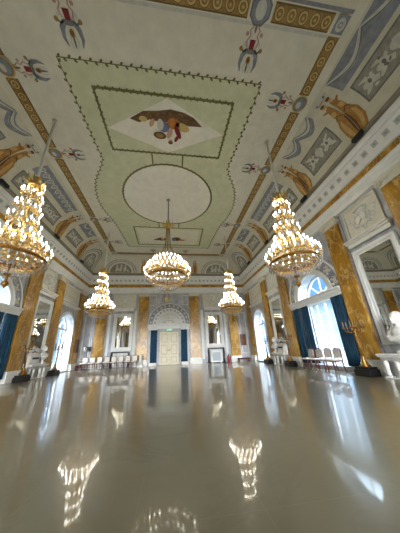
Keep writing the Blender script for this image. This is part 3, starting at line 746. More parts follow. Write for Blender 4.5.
mirror('F', 5.6, .76, 2.15, 5.65, .36, 'narrow white framed mirror on the far wall above the white fire screen', 6.6)
def trophy(wall, s, hw, label, z0=6.64, z1=8.45):
    r = thing('relief_panel', label, 'relief', *wall_at(wall, s), group='stucco trophy panels'); zc = (z0+z1)/2
    m = MB(); m.box(-hw, hw, 0, .04, z0, z1); m.frame(-hw, hw, z0, z1, .09, .04, .1); m.build('panel', 'stucco_cream', r)
    m = MB()
    pts = [(.42*math.cos(2*PI*i/20)*(1 if i % 20 else 1), .07, zc-.05+.4*math.sin(2*PI*i/20)) for i in range(20)]; m.tube(pts, .035, 5, 0, True)
    for a in (.9, -.9, 2.3): m.tube([(-.62*math.cos(a), .08, zc-.62*math.sin(a)), (.62*math.cos(a), .08, zc+.62*math.sin(a))], .035, 5)
    m.tube([(-.3, .08, zc+.5), (0, .09, zc+.62), (.3, .08, zc+.5)], .06, 5); m.tube([(0, .08, zc-.4), (.12, .08, zc-.55), (0, .08, zc-.7), (-.1, .08, zc-.55), (0, .08, zc-.4)], .03, 5)
    for sx in (-1, 1):
        for k in range(5): m.ell((sx*(.5+.07*k), .07, zc-.35+.17*k), (.1, .035, .055))
    m.ell((-.1, .09, zc+.05), (.18, .05, .24)); m.build('trophy_relief', 'stucco', r)
    return r
trophy('R', 7.42, .98, 'cream stucco trophy panel with musical instruments at the right edge, above the big mirror', 6.69)
trophy('R', 17.4, .95, 'cream stucco trophy panel above the farther mirror of the right wall')
trophy('L', 17.47, .93, 'cream stucco trophy panel above the mirror of the left wall')
trophy('F', -5.5, 1.35, 'stucco relief panel on the far wall above the mirror left of the door', 6.74)
trophy('F', 5.6, 1.35, 'stucco relief panel on the far wall above the mirror right of the door', 6.74)
# panel frames on the far wall's outer bays
root = sempty('trim_27', *wall_at('F', 0, -.012))
m = MB()
for a, b in ((-7.1, -3.95), (3.95, 7.1)):
    m.box(a, b, 0, .1, 8.0+.52, 8.56); 
for x in (-9.4, 9.4): m.frame(x-.42, x+.42, .9, 5.9, .07, 0, .05); m.frame(x-.42, x+.42, 6.4, 8.3, .07, 0, .05)
for x in (-7.05, 7.05, -4.1, 4.1): m.box(x-.13, x+.13, 0, .07, .45, 6.3)
for a, b in ((-2.5, -1.6), (1.6, 2.5)): m.frame(a, b, 7.0, 8.3, .06, 0, .05)
m.build('panel_mouldings', 'stucco', root)

# ------------------------------------------------------------------ consoles, clocks, sculpture
def side_console(wall, s, label):
    r = thing('console_table', label, 'console', *wall_at(wall, s), group='white marble consoles')
    m = MB(); m.box(-1.03, 1.03, .09, .78, .9, .98, 0, .02); m.box(-1.0, 1.0, .09, .74, .84, .9); m.build('top', 'marble_white', r)
    m = MB(); m.box(-.95, .95, .09, .66, .7, .84); m.build('apron', 'marble_veined', r)
    for x in (-.85, -.38, .38, .85):
        m = MB(); m.box(-.11, .11, -.11, .11, 0, .1); m.lathe([(.06, .1), (.085, .16), (.06, .22), (.075, .4), (.1, .6), (.075, .64), (.11, .7)], 12); m.build('leg', 'marble_white', r, (x, .55, 0))
    m = MB(); m.box(-.95, .95, .09, .16, 0, .7); m.build('back_panel', 'marble_veined', r)
    m = MB(); m.box(-1.0, 1.0, .1, .7, 0, .06, 0, .02); m.build('base', 'marble_white', r)
    return r
side_console('L', 17.45, 'white marble console under the mirror on the left wall')
side_console('R', 17.4, 'white marble console under the farther mirror on the right wall')
side_console('R', 7.42, 'white marble console cut off by the right photo edge, under the big mirror')
def clock(wall, s, label, side):
    r = thing('mantel_clock', label, 'clock', *wall_at(wall, s, 0, .98), group='white marble mantel clocks')
    m = MB(); m.box(-.55, .55, .15, .6, 0, .12, 0, .02); m.box(-.48, .48, .18, .56, .12, .55, 0, .03); m.box(-.52, .52, .16, .58, .55, .62, 0, .02); m.prism([(-.5, .62), (.5, .62), (.2, .78), (-.2, .78)], .2, .54); m.build('case', 'marble_white', r)
    m = MB(); m.box(-.36, .36, .55, .575, .34, .48); m.build('dial', 'black', r)
    m = MB()
    for x in (-.42, .42): m.ell((x, .5, .12), (.06, .06, .06))
    m.tube([(-.2, .4, .8), (0, .4, .92), (.2, .4, .8)], .04, 6); m.build('gilt_mount', 'gold_dark', r)
    return r
clock('L', 17.0, 'white marble clock with a black dial on the left console', 1)
clock('R', 17.0, 'white marble clock with a black dial on the farther right console', 1)
def sculpture(wall, s, label, sc=1.0, d=.42):
    m = MB()      # bust on a socle, joined into one skin
    m.box(-.2, .2, -.18, .18, 0, .1); m.lathe([(.15, .08), (.09, .16), (.08, .26), (.16, .36)], 12)
    m.ell((0, 0, .56), (.33, .2, .27)); m.ell((0, .03, .46), (.24, .19, .2)); m.ell((-.26, 0, .6), (.14, .15, .16)); m.ell((.26, 0, .6), (.14, .15, .16)); m.lathe([(.12, .7), (.09, .85), (.1, .95)], 10)
    m.ell((0, .02, 1.06), (.14, .17, .2)); m.ell((0, -.03, 1.12), (.165, .18, .17)); m.ell((0, .19, 1.04), (.03, .05, .05)); m.ell((0, .16, .93), (.07, .05, .05)); m.ell((0, -.16, 1.06), (.09, .1, .1))
    for sx in (-1, 1): m.ell((.15*sx, 0, 1.05), (.03, .05, .06))
    m.tube([(-.36, .05, .66), (-.1, .2, .5), (.2, .2, .42), (.34, .1, .52)], .08, 8)
    m.v = [(x*sc, y*sc, z*sc) for x, y, z in m.v]
    o = m.build('marble_bust', 'marble_white', None, *wall_at(wall, s, d, .98)); remesh(o, .028*sc); tag(o, label, 'bust', 'white marble busts'); return o
sculpture('L', 18.1, 'white marble bust on the left console, beside the white clock', 1.05)
sculpture('R', 18.15, 'white marble bust on the farther right console, left of the white clock', 1.05)
sculpture('R', 7.25, 'large white marble bust at the right photo edge, before the big mirror', 1.3, .52)
def far_console(s, label):
    r = thing('console_table', label, 'console', *wall_at('F', s), group='consoles of the far wall')
    m = MB(); m.box(-1.1, 1.1, .02, .62, 1.68, 1.76, 0, .02); m.build('top', 'marble_white', r)
    m = MB(); m.box(-.95, .95, .06, .52, 1.54, 1.68); m.build('apron', 'black', r)
    for x in (-.92, .92):
        for y in (.12, .48): m = MB(); m.box(-.1, .1, -.07, .07, 0, .12); m.lathe([(.06, .12), (.085, .2), (.07, .6), (.085, 1.3), (.07, 1.45), (.1, 1.54)], 10); m.build('leg', 'black', r, (x, y, 0))
    m = MB(); m.box(-.85, .85, .02, .12, .1, 1.5); m.build('back_panel', 'stucco', r)
    return r
far_console(-5.45, 'console with black legs and white top behind the chairs on the far wall')
far_console(5.6, 'console with black legs and white top over the white fire screen')
r = thing('fire_screen', 'white framed grey screen standing under the console right of the door', 'screen', *wall_at('F', 5.5, .78))
MB().frame(-.62, .62, .1, 1.3, .14, -.04, .04).build('frame', 'marble_white', r)
MB().box(-.5, .5, -.02, .02, .22, 1.18).build('cloth_panel', 'fire_cloth', r)
for x in (-.5, .5): MB().box(x-.05, x+.05, -.2, .2, 0, .1, 0, .015).build('foot', 'marble_white', r)

# ------------------------------------------------------------------ torcheres
def torchere(loc, rz, label, first=[None]):
    if first[0]: return dup(first[0], loc, rz, label)
    r = thing('torchere', label, 'candelabrum', loc, rz, 'gilt torcheres on black plinths'); first[0] = r
    m = MB(); m.box(-.4, .4, -.3, .3, 0, .3, 0, .02); m.box(-.36, .36, -.26, .26, .3, .4, 0, .02); m.build('plinth', 'black', r)
    m = MB(); m.lathe([(.16, .4), (.18, .45), (.1, .52), (.12, .62), (.07, .7), (.1, .8), (.05, .88)], 14)
    for k in range(3):
        a = 2*PI*k/3+PI/2; m.tube([(.06*math.cos(a), .06*math.sin(a), .7), (.14*math.cos(a), .14*math.sin(a), .58), (.22*math.cos(a), .22*math.sin(a), .42)], [.02, .025, .035], 6)
    m.build('base', 'gold_dark', r)
    m = MB(); m.lathe([(.05, .86), (.045, 1.2), (.07, 1.24), (.04, 1.28), (.035, 1.75), (.07, 1.82), (.03, 1.88), (.06, 2.0), (.09, 2.08), (.04, 2.14)], 10); m.build('stem', 'gold_dark', r)
    for k in range(6):
        a = 2*PI*k/6; c, s = math.cos(a), math.sin(a)
        ar = MB().tube([(.05*c, .05*s, 2.0), (.2*c, .2*s, 1.95), (.36*c, .36*s, 2.02), (.42*c, .42*s, 2.18)], [.022, .025, .022, .02], 6).lathe([(.02, 0), (.06, .04), (.065, .06)], 8, (.42*c, .42*s, 2.17)).build('arm', 'gold_dark', r)
        MB().lathe([(.022, 0), (.02, .26), (.004, .3)], 8, (.42*c, .42*s, 2.22)).build('candle', 'wax', ar)
    ar = MB().lathe([(.03, 2.12), (.06, 2.24), (.065, 2.28)], 8).build('candle_cup', 'gold_dark', r)
    MB().lathe([(.022, 2.27), (.02, 2.55), (.004, 2.6)], 8).build('candle', 'wax', ar)
    return r
torchere((-9.39, 15.8, 0), PI/2, 'gilt candelabrum on a black plinth before the wide left pilaster, nearest on the left')
torchere((-9.39, 19.6, 0), PI/2, 'gilt candelabrum on a black plinth on the left, beside the bare arched window')
torchere((9.39, 9.2, 0), PI/2, 'gilt candelabrum on a black plinth before the tallest right pilaster, nearest on the right')
torchere((9.39, 15.6, 0), PI/2, 'gilt candelabrum on a black plinth between the right clock console and the blue curtains')
torchere((9.39, 19.4, 0), PI/2, 'gilt candelabrum on a black plinth between the right arched window and the clock console')

# ------------------------------------------------------------------ chairs
def make_chair(label, cat, back, rounded, group):
    r = thing('dining_chair', label, cat, (0, 0, 0), 0, group)      # faces local +y
    m = MB(); m.box(-.3, .3, -.28, .32, .54, .6, 0, .02); m.build('seat_frame', 'wood_red', r)
    m = MB(); m.box(-.29, .29, -.27, .33, .6, .68, 0, .035); m.build('seat', 'seat_white', r)
    top = 1.22
    n = 8; pts = [(-.25, .72), (.25, .72)]+([(.25*math.cos(PI*i/n), 1.1+.12*math.sin(PI*i/n)) for i in range(n+1)] if rounded else [(.25, 1.2), (-.25, 1.2)])
    m = MB(); m.prism(pts, -.31, -.25); m.build('backrest', back, r)
    m = MB(); q = [(-.27, -.3, .55), (-.28, -.31, .9), (-.27, -.32, 1.1)]
    if rounded: q += [(-.27*math.cos(PI*i/n), -.32, 1.1+.15*math.sin(PI*i/n)) for i in range(1, n)]
    else: q += [(-.27, -.32, 1.22), (0, -.32, 1.24), (.27, -.32, 1.22)]
    q += [(.27, -.32, 1.1), (.28, -.31, .9), (.27, -.3, .55)]
    m.tube(q, .028, 6); m.build('back_frame', 'wood_red', r)
    for sx in (-1, 1):
        MB().tube([(sx*.26, .27, .56), (sx*.265, .28, .3), (sx*.26, .28, 0)], [.035, .028, .02], 6).build('leg', 'wood_red', r)
        MB().tube([(sx*.26, -.27, .56), (sx*.265, -.29, .3), (sx*.27, -.36, 0)], [.035, .03, .022], 6).build('leg', 'wood_red', r)
    MB().tube([(-.26, 0, .25), (.26, 0, .25)], .016, 5).tube([(-.26, .28, .25), (-.265, -.3, .25)], .016, 5).tube([(.26, .28, .25), (.265, -.3, .25)], .016, 5).build('stretcher', 'wood_red', r)
    return r
xs = [-8.85, -8.1, -7.37, -6.63, -5.9, -5.17, -4.44, -3.72]
names = ['leftmost chair of the row along the far wall, below the black monitor', 'second white chair from the left in the far row', 'third white chair from the left in the far row', 'fourth white chair from the left in the far row, left of the far mirror',
         'fourth white chair from the right in the far row, under the far mirror', 'third white chair from the right in the far row, under the far mirror', 'second white chair from the right in the far row', 'rightmost white chair of the far row, next to the white pedestal']
gf = 'white chairs in a row along the far wall'
c0 = make_chair(names[0], 'chair', 'fabric_white', False, gf); c0.location = (xs[0], 24.05, 0); c0.rotation_euler.z = PI
for x, nm in zip(xs[1:], names[1:]): dup(c0, (x, 24.05, 0), PI, nm)
gr = 'round backed chairs under the right window'
ys = [11.1, 11.85, 12.6, 13.35]
nm = ['nearest round backed chair under the right window, rightmost of the four', 'second round backed chair from the right under the right window', 'third round backed chair from the right under the right window', 'leftmost round backed chair under the right window, before the blue curtain']
c1 = make_chair(nm[0], 'chair', 'fabric_grey', True, gr); c1.location = (9.4, ys[0], 0); c1.rotation_euler.z = PI/2
for y, l in zip(ys[1:], nm[1:]): dup(c1, (9.4, y, 0), PI/2, l)

# ------------------------------------------------------------------ small things at the far end
r = thing('fire_extinguisher', 'red fire extinguisher on the floor right of the white fire screen', 'fire extinguisher', (6.95, 24.55, 0))
MB().lathe([(.15, 0), (.17, .03), (.17, .62), (.13, .72), (.05, .78)], 14).build('cylinder', 'red_paint', r)
MB().lathe([(.04, .77), (.05, .8), (.05, .86)], 8).box(-.03, .2, -.02, .02, .86, .9).build('valve', 'black', r)
MB().tube([(.05, 0, .84), (.2, 0, .75), (.22, 0, .45), (.2, 0, .2)], .025, 6).build('hose', 'black', r)
r = thing('pedestal', 'slim white pedestal by the chairs, before the pilaster left of the door', 'pedestal', (-3.1, 24.45, 0))
MB().box(-.32, .32, -.32, .32, 0, .16, 0, .02).lathe([(.26, .16), (.22, .24)], 16).build('base', 'marble_white', r)
MB().lathe([(.2, .22), (.19, 1.0), (.17, 1.15)], 16).build('column', 'marble_white', r)
MB().lathe([(.17, 1.15), (.24, 1.2), (.24, 1.28)], 16).build('top', 'marble_white', r)
r = thing('monitor_stand', 'black monitor on a thin stand behind the leftmost far chairs', 'monitor', (-8.95, 24.74, 0))
MB().box(-.36, .36, -.05, .03, 1.85, 2.3, 0, .01).build('screen', 'screen_black', r)
MB().tube([(0, 0, .03), (0, 0, 1.86)], .03, 8).build('pole', 'black_matt', r)
MB().lathe([(.2, 0), (.2, .03), (.05, .06)], 16).build('foot', 'black_matt', r)
def board(loc, rz, label):
    r = thing('wall_board', label, 'board', loc, rz, 'brown boards in the far corners')
    MB().box(-.3, .3, .0, .05, 0, 1.25, 0, .015).build('panel', 'wood_brown', r)
    MB().frame(-.34, .34, -.04, 1.29, .07, .0, .08).build('frame', 'wood_red', r); return r
board((9.2, L-.06, 1.85), PI, 'brown wooden board on the far wall beside the right corner')
board((-W+.27, 24.05, 1.8), -PI/2, 'brown wooden board on the pilaster at the left far corner')
r = thing('bench', 'low dark red bench on the floor in the right far corner', 'bench', (8.75, 24.45, 0))
MB().box(-.7, .7, -.25, .25, .26, .42, 0, .05).build('seat', 'bench_red', r)
for sx in (-1, 1):
    for sy in (-1, 1): MB().box(-.04, .04, -.04, .04, 0, .27).build('leg', 'wood_red', r, (.6*sx, .18*sy, 0))
r = thing('bench', 'low dark red bench on the floor in the left far corner, left of the chairs', 'bench', (-9.4, 24.3, 0))
MB().box(-.26, .24, -.25, .25, .3, .48, 0, .05).build('seat', 'bench_red', r)
for sx in (-1, 1):
    for sy in (-1, 1): MB().box(-.04, .04, -.04, .04, 0, .31).build('leg', 'wood_red', r, (.22*sx, .18*sy, 0))

# floodlights on the cornice ledge
fl = None
FLN = {('R', 5.7): 'black floodlight on the right cornice, nearest, under the big golden figures', ('R', 10.0): 'second black floodlight along the right cornice', ('R', 15.8): 'third black floodlight along the right cornice, left of the near chandelier', ('R', 20.6): 'farthest black floodlight on the right cornice',
       ('L', 10.2): 'nearest black floodlight on the left cornice, at the photo edge', ('L', 15.9): 'second black floodlight along the left cornice', ('L', 20.9): 'farthest black floodlight on the left cornice'}
for (wl, s), lb in FLN.items():
    loc, rz = wall_at(wl, s, .75, 10.81)
    if fl is None:
        fl = thing('floodlight', lb, 'floodlight', loc, rz, 'floodlights on the cornice')
        MB().box(-.28, .28, -.06, .1, .03, .25, 0, .02).build('housing', 'black_matt', fl)
        MB().box(-.22, .22, -.05, .02, 0, .05).build('bracket', 'black', fl)
        MB().box(-.22, .22, -.04, .08, .25, .26).build('lens', 'grey_pale', fl)
    else: dup(fl, loc, rz, lb)

# ------------------------------------------------------------------ chandeliers
def candle_mesh(s=1.0):
    m = MB(); m.lathe([(.02*s, -.08*s), (.055*s, -.02*s), (.06*s, 0)], 8, mi=0); m.lathe([(.022*s, 0), (.022*s, .14*s)], 6, mi=1); m.lathe([(.012*s, .14*s), (.027*s, .18*s), (.025*s, .23*s), (.006*s, .29*s)], 8, mi=2)
    return m.mesh('candle', ['gold', 'candle', 'bulb'])
CM = candle_mesh()
def candle(root, p, parent_name='candle'):
    o = bpy.data.objects.new('candle', CM); C.objects.link(o); o.parent = root; o.location = p; return o
def crystal(m, p, h=.16, r=.035):
    x, y, z = p; vs = [(x, y, z), (x+r, y, z-h*.45), (x, y+r, z-h*.45), (x-r, y, z-h*.45), (x, y-r, z-h*.45), (x, y, z-h)]
    m.add(vs, [(0, 1, 2), (0, 2, 3), (0, 3, 4), (0, 4, 1), (5, 2, 1), (5, 3, 2), (5, 4, 3), (5, 1, 4)])
def strand(m, a, b, n, sag=.0, h=.12, r=.03):
    for i in range(n):
        f = (i+.5)/n; crystal(m, (a[0]+(b[0]-a[0])*f, a[1]+(b[1]-a[1])*f, a[2]+(b[2]-a[2])*f-sag*math.sin(PI*f)), h, r)
def hoop(m, r, z, h, t=.03, n=40, mi=0):
    m.lathe([(r-t, z), (r, z), (r+t*.6, z+h*.5), (r, z+h), (r-t, z+h), (r-t, z)], n, mi=mi, smooth=False)
def ringhoop(r, z, h, t=.03, n=40):
    m = MB(); vs = []; fs = []; pr = [(r-t, z), (r, z), (r+t*.8, z+h*.5), (r, z+h), (r-t, z+h)]
    for rr, zz in pr:
        for k in range(n): a = 2*PI*k/n; vs.append((rr*math.cos(a), rr*math.sin(a), zz))
    for i in range(len(pr)):
        j = (i+1) % len(pr)
        for k in range(n): fs.append((i*n+k, i*n+(k+1) % n, j*n+(k+1) % n, j*n+k))
    return m.add(vs, fs)
def corner_chandelier(label):
    r = thing('chandelier', label, 'chandelier', (0, 0, 0), 0, 'tall spiral chandeliers'); Z = 0      # origin on the ceiling, everything hangs below
    zz = lambda z: z-ZC
    MB().lathe([(.14, zz(13.14)), (.12, zz(13.2))], 14).lathe([(.06, zz(9.1)), (.055, zz(13.15))], 10).build('rod', 'silver_rod', r)
    m = MB(); m.lathe([(.05, zz(9.3)), (.16, zz(9.2)), (.1, zz(9.1)), (.2, zz(8.9)), (.28, zz(8.75)), (.24, zz(8.7))], 14)
    for k in range(10):
        a = 2*PI*k/10; c, s = math.cos(a), math.sin(a)
        m.tube([(.2*c, .2*s, zz(8.85)), (.36*c, .36*s, zz(8.95)), (.38*c, .38*s, zz(9.15))], [.05, .045, .015], 5)
    m.build('crown', 'gold', r)
    m = MB(); path = []; N = 130; turns = 3.6
    def sp(f): a = 2*PI*turns*f; rr = .24+.33*f**1.5; return (rr*math.cos(a), rr*math.sin(a), zz(8.62-2.5*f))
    m.tube([sp(i/N) for i in range(N+1)], .045, 6); m.lathe([(.05, zz(5.2)), (.05, zz(9.0))], 8)
    for k in range(8):
        a = 2*PI*k/8; m.tube([((.22+.33*f**1.5)*math.cos(a), (.22+.33*f**1.5)*math.sin(a), zz(8.65-2.55*f)) for f in (0, .3, .6, 1)], .022, 5)
    m.build('spiral_frame', 'gold', r)
    NC = 44
    for i in range(NC):
        x, y, z = sp((i+.5)/NC); d = math.hypot(x, y); candle(r, (x*(1+.12/d), y*(1+.12/d), z+.03))
    tiers = ((1.2, 5.4, 24), (.98, 5.72, 18), (.7, 6.08, 12))
    for R, z, n in tiers:
        for k in range(n): a = 2*PI*(k+.5*(n % 4 == 2))/n; candle(r, (R*math.cos(a), R*math.sin(a), zz(z)))
    m = MB()
    for R, z, n in tiers:
        for k in range(n):
            a = 2*PI*(k+.5*(n % 4 == 2))/n; c, s = math.cos(a), math.sin(a); r0 = R*.62
            m.tube([(r0*c, r0*s, zz(z+.1)), (R*.8*c, R*.8*s, zz(z-.18)), (R*.96*c, R*.96*s, zz(z-.16)), (R*c, R*s, zz(z-.06))], .02, 5)
    m.build('candle_arms', 'gold', r)
    h = ringhoop(1.08, zz(5.08), .15, .05).build('hoop', 'gold_dark', r)
    m = ringhoop(.66, zz(5.98), .1, .04); m.add(*[(q.v, q.f) for q in [ringhoop(.8, zz(4.78), .06, .03)]][0]); q = ringhoop(.84, zz(5.52), .08, .03); m.add(q.v, q.f); q = ringhoop(.95, zz(4.92), .1, .03); m.add(q.v, q.f)
    for k in range(12):
        a = 2*PI*k/12; c, s = math.cos(a), math.sin(a); m.tube([(.06*c, .06*s, zz(5.35)), (.5*c, .5*s, zz(5.12)), (1.06*c, 1.06*s, zz(5.14))], .022, 5)
        m.tube([(1.06*c, 1.06*s, zz(5.2)), (.84*c, .84*s, zz(5.55)), (.66*c, .66*s, zz(6.0)), (.56*c, .56*s, zz(6.2))], .022, 5)
    m.build('basket_frame', 'gold', r)
    m = MB()
    for i in range(70):
        x, y, z = sp((i+.5)/70); crystal(m, (x*1.05, y*1.05, z-.05), .2, .035)
    for k in range(30):
        a = 2*PI*k/30; c, s = math.cos(a), math.sin(a)
        strand(m, (1.06*c, 1.06*s, zz(5.08)), (.8*c, .8*s, zz(4.78)), 4); strand(m, (.78*c, .78*s, zz(4.78)), (.2*c, .2*s, zz(4.52)), 5, .06)
        crystal(m, (1.12*c, 1.12*s, zz(5.08)), .24, .04); crystal(m, (.68*c, .68*s, zz(5.98)), .22, .035); crystal(m, (1.2*c, 1.2*s, zz(5.34)), .2, .035)
    for k in range(16):
        a = 2*PI*k/16; c, s = math.cos(a), math.sin(a); strand(m, (.24*c, .24*s, zz(8.6)), (.5*c, .5*s, zz(6.4)), 12)
        strand(m, (.58*c, .58*s, zz(6.1)), (1.02*c, 1.02*s, zz(5.2)), 6)
    o = m.build('crystal_drops', 'crystal', r); o['kind'] = 'stuff'
    m = MB(); m.lathe([(.04, zz(4.9)), (.05, zz(4.52)), (.14, zz(4.48)), (.09, zz(4.42)), (.04, zz(4.36)), (.04, zz(4.2)), (.1, zz(4.14)), (.12, zz(4.06)), (.05, zz(3.98)), (.01, zz(3.9))], 12); m.build('finial', 'gold_dark', r)
    return r
lc = 6.12
cc = corner_chandelier('big lit spiral chandelier at the left edge of the photo, nearest on the left'); cc.location = (-5.88, 7.9, ZC)
dup(cc, (6.0, 7.9, ZC), .6, 'big lit spiral chandelier nearest on the right, before the right wall')
dup(cc, (-lc, 18.65, ZC), 1.3, 'smaller looking lit spiral chandelier far on the left, above the row of chairs')
dup(cc, (lc, 18.65, ZC), 2.1, 'smaller looking lit spiral chandelier far on the right, beside the far mirror')

def centre_chandelier():
    r = thing('chandelier', 'wide lit drum chandelier hanging in the middle of the hall before the double door', 'chandelier', (0, 13.3, ZC), 0); zz = lambda z: z-ZC
    MB().lathe([(.16, zz(13.12)), (.12, zz(13.2))], 14).lathe([(.05, zz(10.6)), (.05, zz(13.15))], 10).build('rod', 'stone_grey', r)
    m = MB(); m.lathe([(.06, zz(10.95)), (.22, zz(10.8)), (.26, zz(10.55)), (.12, zz(10.4)), (.06, zz(10.3))], 14)
    for k in range(10):
        a = 2*PI*k/10; c, s = math.cos(a), math.sin(a); m.tube([(.2*c, .2*s, zz(10.5)), (.42*c, .42*s, zz(10.7)), (.4*c, .4*s, zz(11.0))], [.05, .045, .015], 5)
    m.build('crown', 'gold', r)
    m = MB(); m.lathe([(.045, zz(5.6)), (.045, zz(10.4))], 8)
    for k in range(8):
        a = 2*PI*k/8; c, s = math.cos(a), math.sin(a); m.tube([(.12*c, .12*s, zz(10.4)), (.2*c, .2*s, zz(8.9)), (.5*c, .5*s, zz(8.2)), (1.0*c, 1.0*s, zz(7.75))], .02, 5)
    m.build('stem', 'gold_dark', r)
    tiers = ((1.02, 7.5, 24), (1.42, 7.02, 30), (1.62, 6.62, 36))
    m = MB()
    for R, z, n in tiers:
        q = ringhoop(R-.05, zz(z-.22), .12, .04); m.add(q.v, q.f)
        for k in range(n): a = 2*PI*k/n; candle(r, (R*math.cos(a), R*math.sin(a), zz(z)))
    for k in range(24):
        a = 2*PI*k/24; c, s = math.cos(a), math.sin(a)
        m.tube([(.97*c, .97*s, zz(7.35)), (1.3*c, 1.3*s, zz(7.15)), (1.36*c, 1.36*s, zz(6.82)), (1.56*c, 1.56*s, zz(6.45)), (1.38*c, 1.38*s, zz(6.35))], .02, 5)
    for k in range(12):
        a = 2*PI*k/12; c, s = math.cos(a), math.sin(a); m.tube([(.05*c, .05*s, zz(6.5)), (.7*c, .7*s, zz(6.36)), (1.36*c, 1.36*s, zz(6.38))], .02, 5); m.tube([(.05*c, .05*s, zz(7.5)), (.98*c, .98*s, zz(7.6))], .02, 5)
    m.build('drum_frame', 'gold', r)
    ringhoop(1.4, zz(6.28), .17, .05, 48).build('hoop', 'gold_dark', r)
    q = ringhoop(1.12, zz(6.02), .12, .04, 48); q.build('lower_hoop', 'gold', r)
    m = MB()
    for k in range(48):
        a = 2*PI*k/48; c, s = math.cos(a), math.sin(a)
        crystal(m, (.98*c, .98*s, zz(7.78)), .3, .035); crystal(m, (1.4*c, 1.4*s, zz(7.2)), .32, .04); crystal(m, (1.62*c, 1.62*s, zz(6.7)), .28, .04); crystal(m, (1.44*c, 1.44*s, zz(6.3)), .24, .04)
        strand(m, (1.36*c, 1.36*s, zz(6.28)), (1.12*c, 1.12*s, zz(6.05)), 2); strand(m, (1.1*c, 1.1*s, zz(6.02)), (.25*c, .25*s, zz(5.52)), 6, .1)
    for k in range(24):
        a = 2*PI*k/24; c, s = math.cos(a), math.sin(a); strand(m, (.98*c, .98*s, zz(7.6)), (1.36*c, 1.36*s, zz(6.5)), 7); strand(m, (1.0*c, 1.0*s, zz(7.7)), (.5*c, .5*s, zz(8.2)), 3)
        for j in range(4): crystal(m, (.3*j*c, .3*j*s, zz(6.45)), .3, .035)
    o = m.build('crystal_drops', 'crystal', r); o['kind'] = 'stuff'
    m = MB(); m.lathe([(.04, zz(5.7)), (.18, zz(5.55)), (.1, zz(5.42)), (.035, zz(5.35)), (.03, zz(4.95)), (.13, zz(4.85)), (.14, zz(4.7)), (.05, zz(4.58)), (.01, zz(4.5))], 12); m.build('finial', 'gold', r)
    return r
centre_chandelier()

# ------------------------------------------------------------------ light
def lamp(name, kind, loc, energy, color, size=1.0, rot=None, sy=None):
    l = bpy.data.lights.new(name, kind); l.energy = energy; l.color = color
    if kind == 'AREA':
        l.shape = 'RECTANGLE' if sy else 'SQUARE'; l.size = size*SC
        if sy: l.size_y = sy*SC
    elif kind == 'POINT': l.shadow_soft_size = size*SC
    o = bpy.data.objects.new(name, l); C.objects.link(o); o.location = loc
    if rot: o.rotation_euler = rot
    return o
for sx in (-1, 1):          # light portals in the window openings guide the sky light indoors
    for h in (BIG, SMALL):
        o = lamp('window_portal', 'AREA', (sx*(W+.8), h['c'], (h['z0']+h['zs']+h['r'])/2), 1, (1, 1, 1), h['zs']+h['r']-h['z0'], (0, sx*PI/2, 0), h['r']*2)
        o.data.cycles.is_portal = True
for h in NEND:
    o = lamp('window_portal', 'AREA', (h['c'], YN-.47, (h['z0']+h['zs']+h['r'])/2), 1, (1, 1, 1), h['r']*2, (PI/2, 0, 0), h['zs']+h['r']-h['z0'])
    o.data.cycles.is_portal = True
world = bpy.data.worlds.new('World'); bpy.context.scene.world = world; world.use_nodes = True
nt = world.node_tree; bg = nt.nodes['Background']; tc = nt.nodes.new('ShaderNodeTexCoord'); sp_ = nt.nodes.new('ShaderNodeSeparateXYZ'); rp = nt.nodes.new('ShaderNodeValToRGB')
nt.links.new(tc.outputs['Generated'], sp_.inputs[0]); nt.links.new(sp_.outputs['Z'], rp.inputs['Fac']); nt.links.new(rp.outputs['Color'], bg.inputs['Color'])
SKY = 22.0
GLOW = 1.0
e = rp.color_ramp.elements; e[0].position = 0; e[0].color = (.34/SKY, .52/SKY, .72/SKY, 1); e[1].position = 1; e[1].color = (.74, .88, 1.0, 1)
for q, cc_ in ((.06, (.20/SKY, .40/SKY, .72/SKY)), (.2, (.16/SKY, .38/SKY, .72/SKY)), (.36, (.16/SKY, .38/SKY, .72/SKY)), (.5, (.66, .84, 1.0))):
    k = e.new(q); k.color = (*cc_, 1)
bg.inputs['Strength'].default_value = SKY
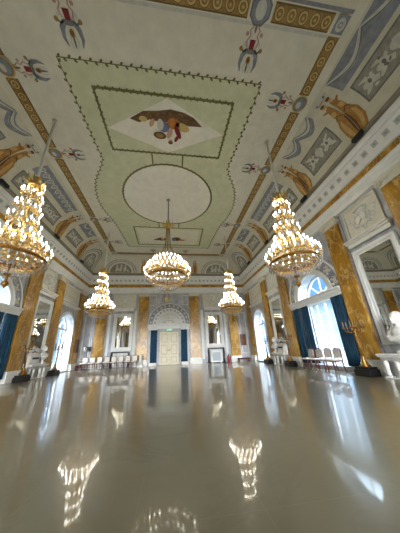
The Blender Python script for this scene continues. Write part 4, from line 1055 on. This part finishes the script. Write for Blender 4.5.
# low sky glow added behind the near end, to light the far wall
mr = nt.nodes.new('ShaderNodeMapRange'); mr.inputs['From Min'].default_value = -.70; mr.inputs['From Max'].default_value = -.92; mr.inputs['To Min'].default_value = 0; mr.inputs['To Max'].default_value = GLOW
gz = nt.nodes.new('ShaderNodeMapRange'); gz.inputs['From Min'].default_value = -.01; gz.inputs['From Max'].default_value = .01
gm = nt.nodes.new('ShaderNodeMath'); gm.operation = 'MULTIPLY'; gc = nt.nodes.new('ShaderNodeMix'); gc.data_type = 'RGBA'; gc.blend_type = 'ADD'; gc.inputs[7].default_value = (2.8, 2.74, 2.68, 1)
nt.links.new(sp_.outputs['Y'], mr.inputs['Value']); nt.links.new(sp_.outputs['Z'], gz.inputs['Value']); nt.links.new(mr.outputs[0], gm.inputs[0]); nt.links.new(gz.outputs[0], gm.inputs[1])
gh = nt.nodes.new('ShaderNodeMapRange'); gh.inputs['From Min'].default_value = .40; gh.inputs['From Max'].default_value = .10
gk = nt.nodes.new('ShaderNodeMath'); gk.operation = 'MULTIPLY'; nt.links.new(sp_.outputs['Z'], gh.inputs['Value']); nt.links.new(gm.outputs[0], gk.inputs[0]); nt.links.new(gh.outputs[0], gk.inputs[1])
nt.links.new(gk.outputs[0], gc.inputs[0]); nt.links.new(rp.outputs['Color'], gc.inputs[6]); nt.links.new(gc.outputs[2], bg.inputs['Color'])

# ------------------------------------------------------------------ camera
cam = bpy.data.cameras.new('Camera'); co = bpy.data.objects.new('Camera', cam); C.objects.link(co)
f, ppx, ppy, pitch, yaw, roll, cx = 198.8848, 198.4594, 277.4759, .3515, .1399, -.044, .3321
F = Vector((math.sin(yaw)*math.cos(pitch), math.cos(yaw)*math.cos(pitch), math.sin(pitch))); Rt = Vector((math.cos(yaw), -math.sin(yaw), 0)); Up = Rt.cross(F)
R2_ = Rt*math.cos(roll)+Up*math.sin(roll); U2 = -Rt*math.sin(roll)+Up*math.cos(roll)
mt = Matrix((R2_, U2, -F)).transposed().to_4x4(); mt.translation = Vector((cx, 0, 1.44)); co.matrix_world = mt
cam.sensor_fit = 'VERTICAL'; cam.sensor_height = 36; cam.lens = f/533*36; cam.shift_x = (200-ppx)/533; cam.shift_y = (ppy-266.5)/533; cam.clip_start = .05; cam.clip_end = 500
bpy.context.scene.camera = co

# ------------------------------------------------------------------ to metres
bpy.context.view_layer.update()
for me in bpy.data.meshes: me.transform(Matrix.Scale(SC, 4))
for o in C.objects: o.location = o.location*SC
s = bpy.context.scene
s.view_settings.view_transform = 'Standard'; s.view_settings.look = 'None'; s.view_settings.gamma = 1; s.view_settings.exposure = .6
s.cycles.use_denoising = True; s.cycles.max_bounces = 10; s.cycles.diffuse_bounces = 4; s.cycles.glossy_bounces = 5; s.cycles.transparent_max_bounces = 24; s.cycles.sample_clamp_indirect = 6
s.cycles.caustics_reflective = False; s.cycles.caustics_refractive = False
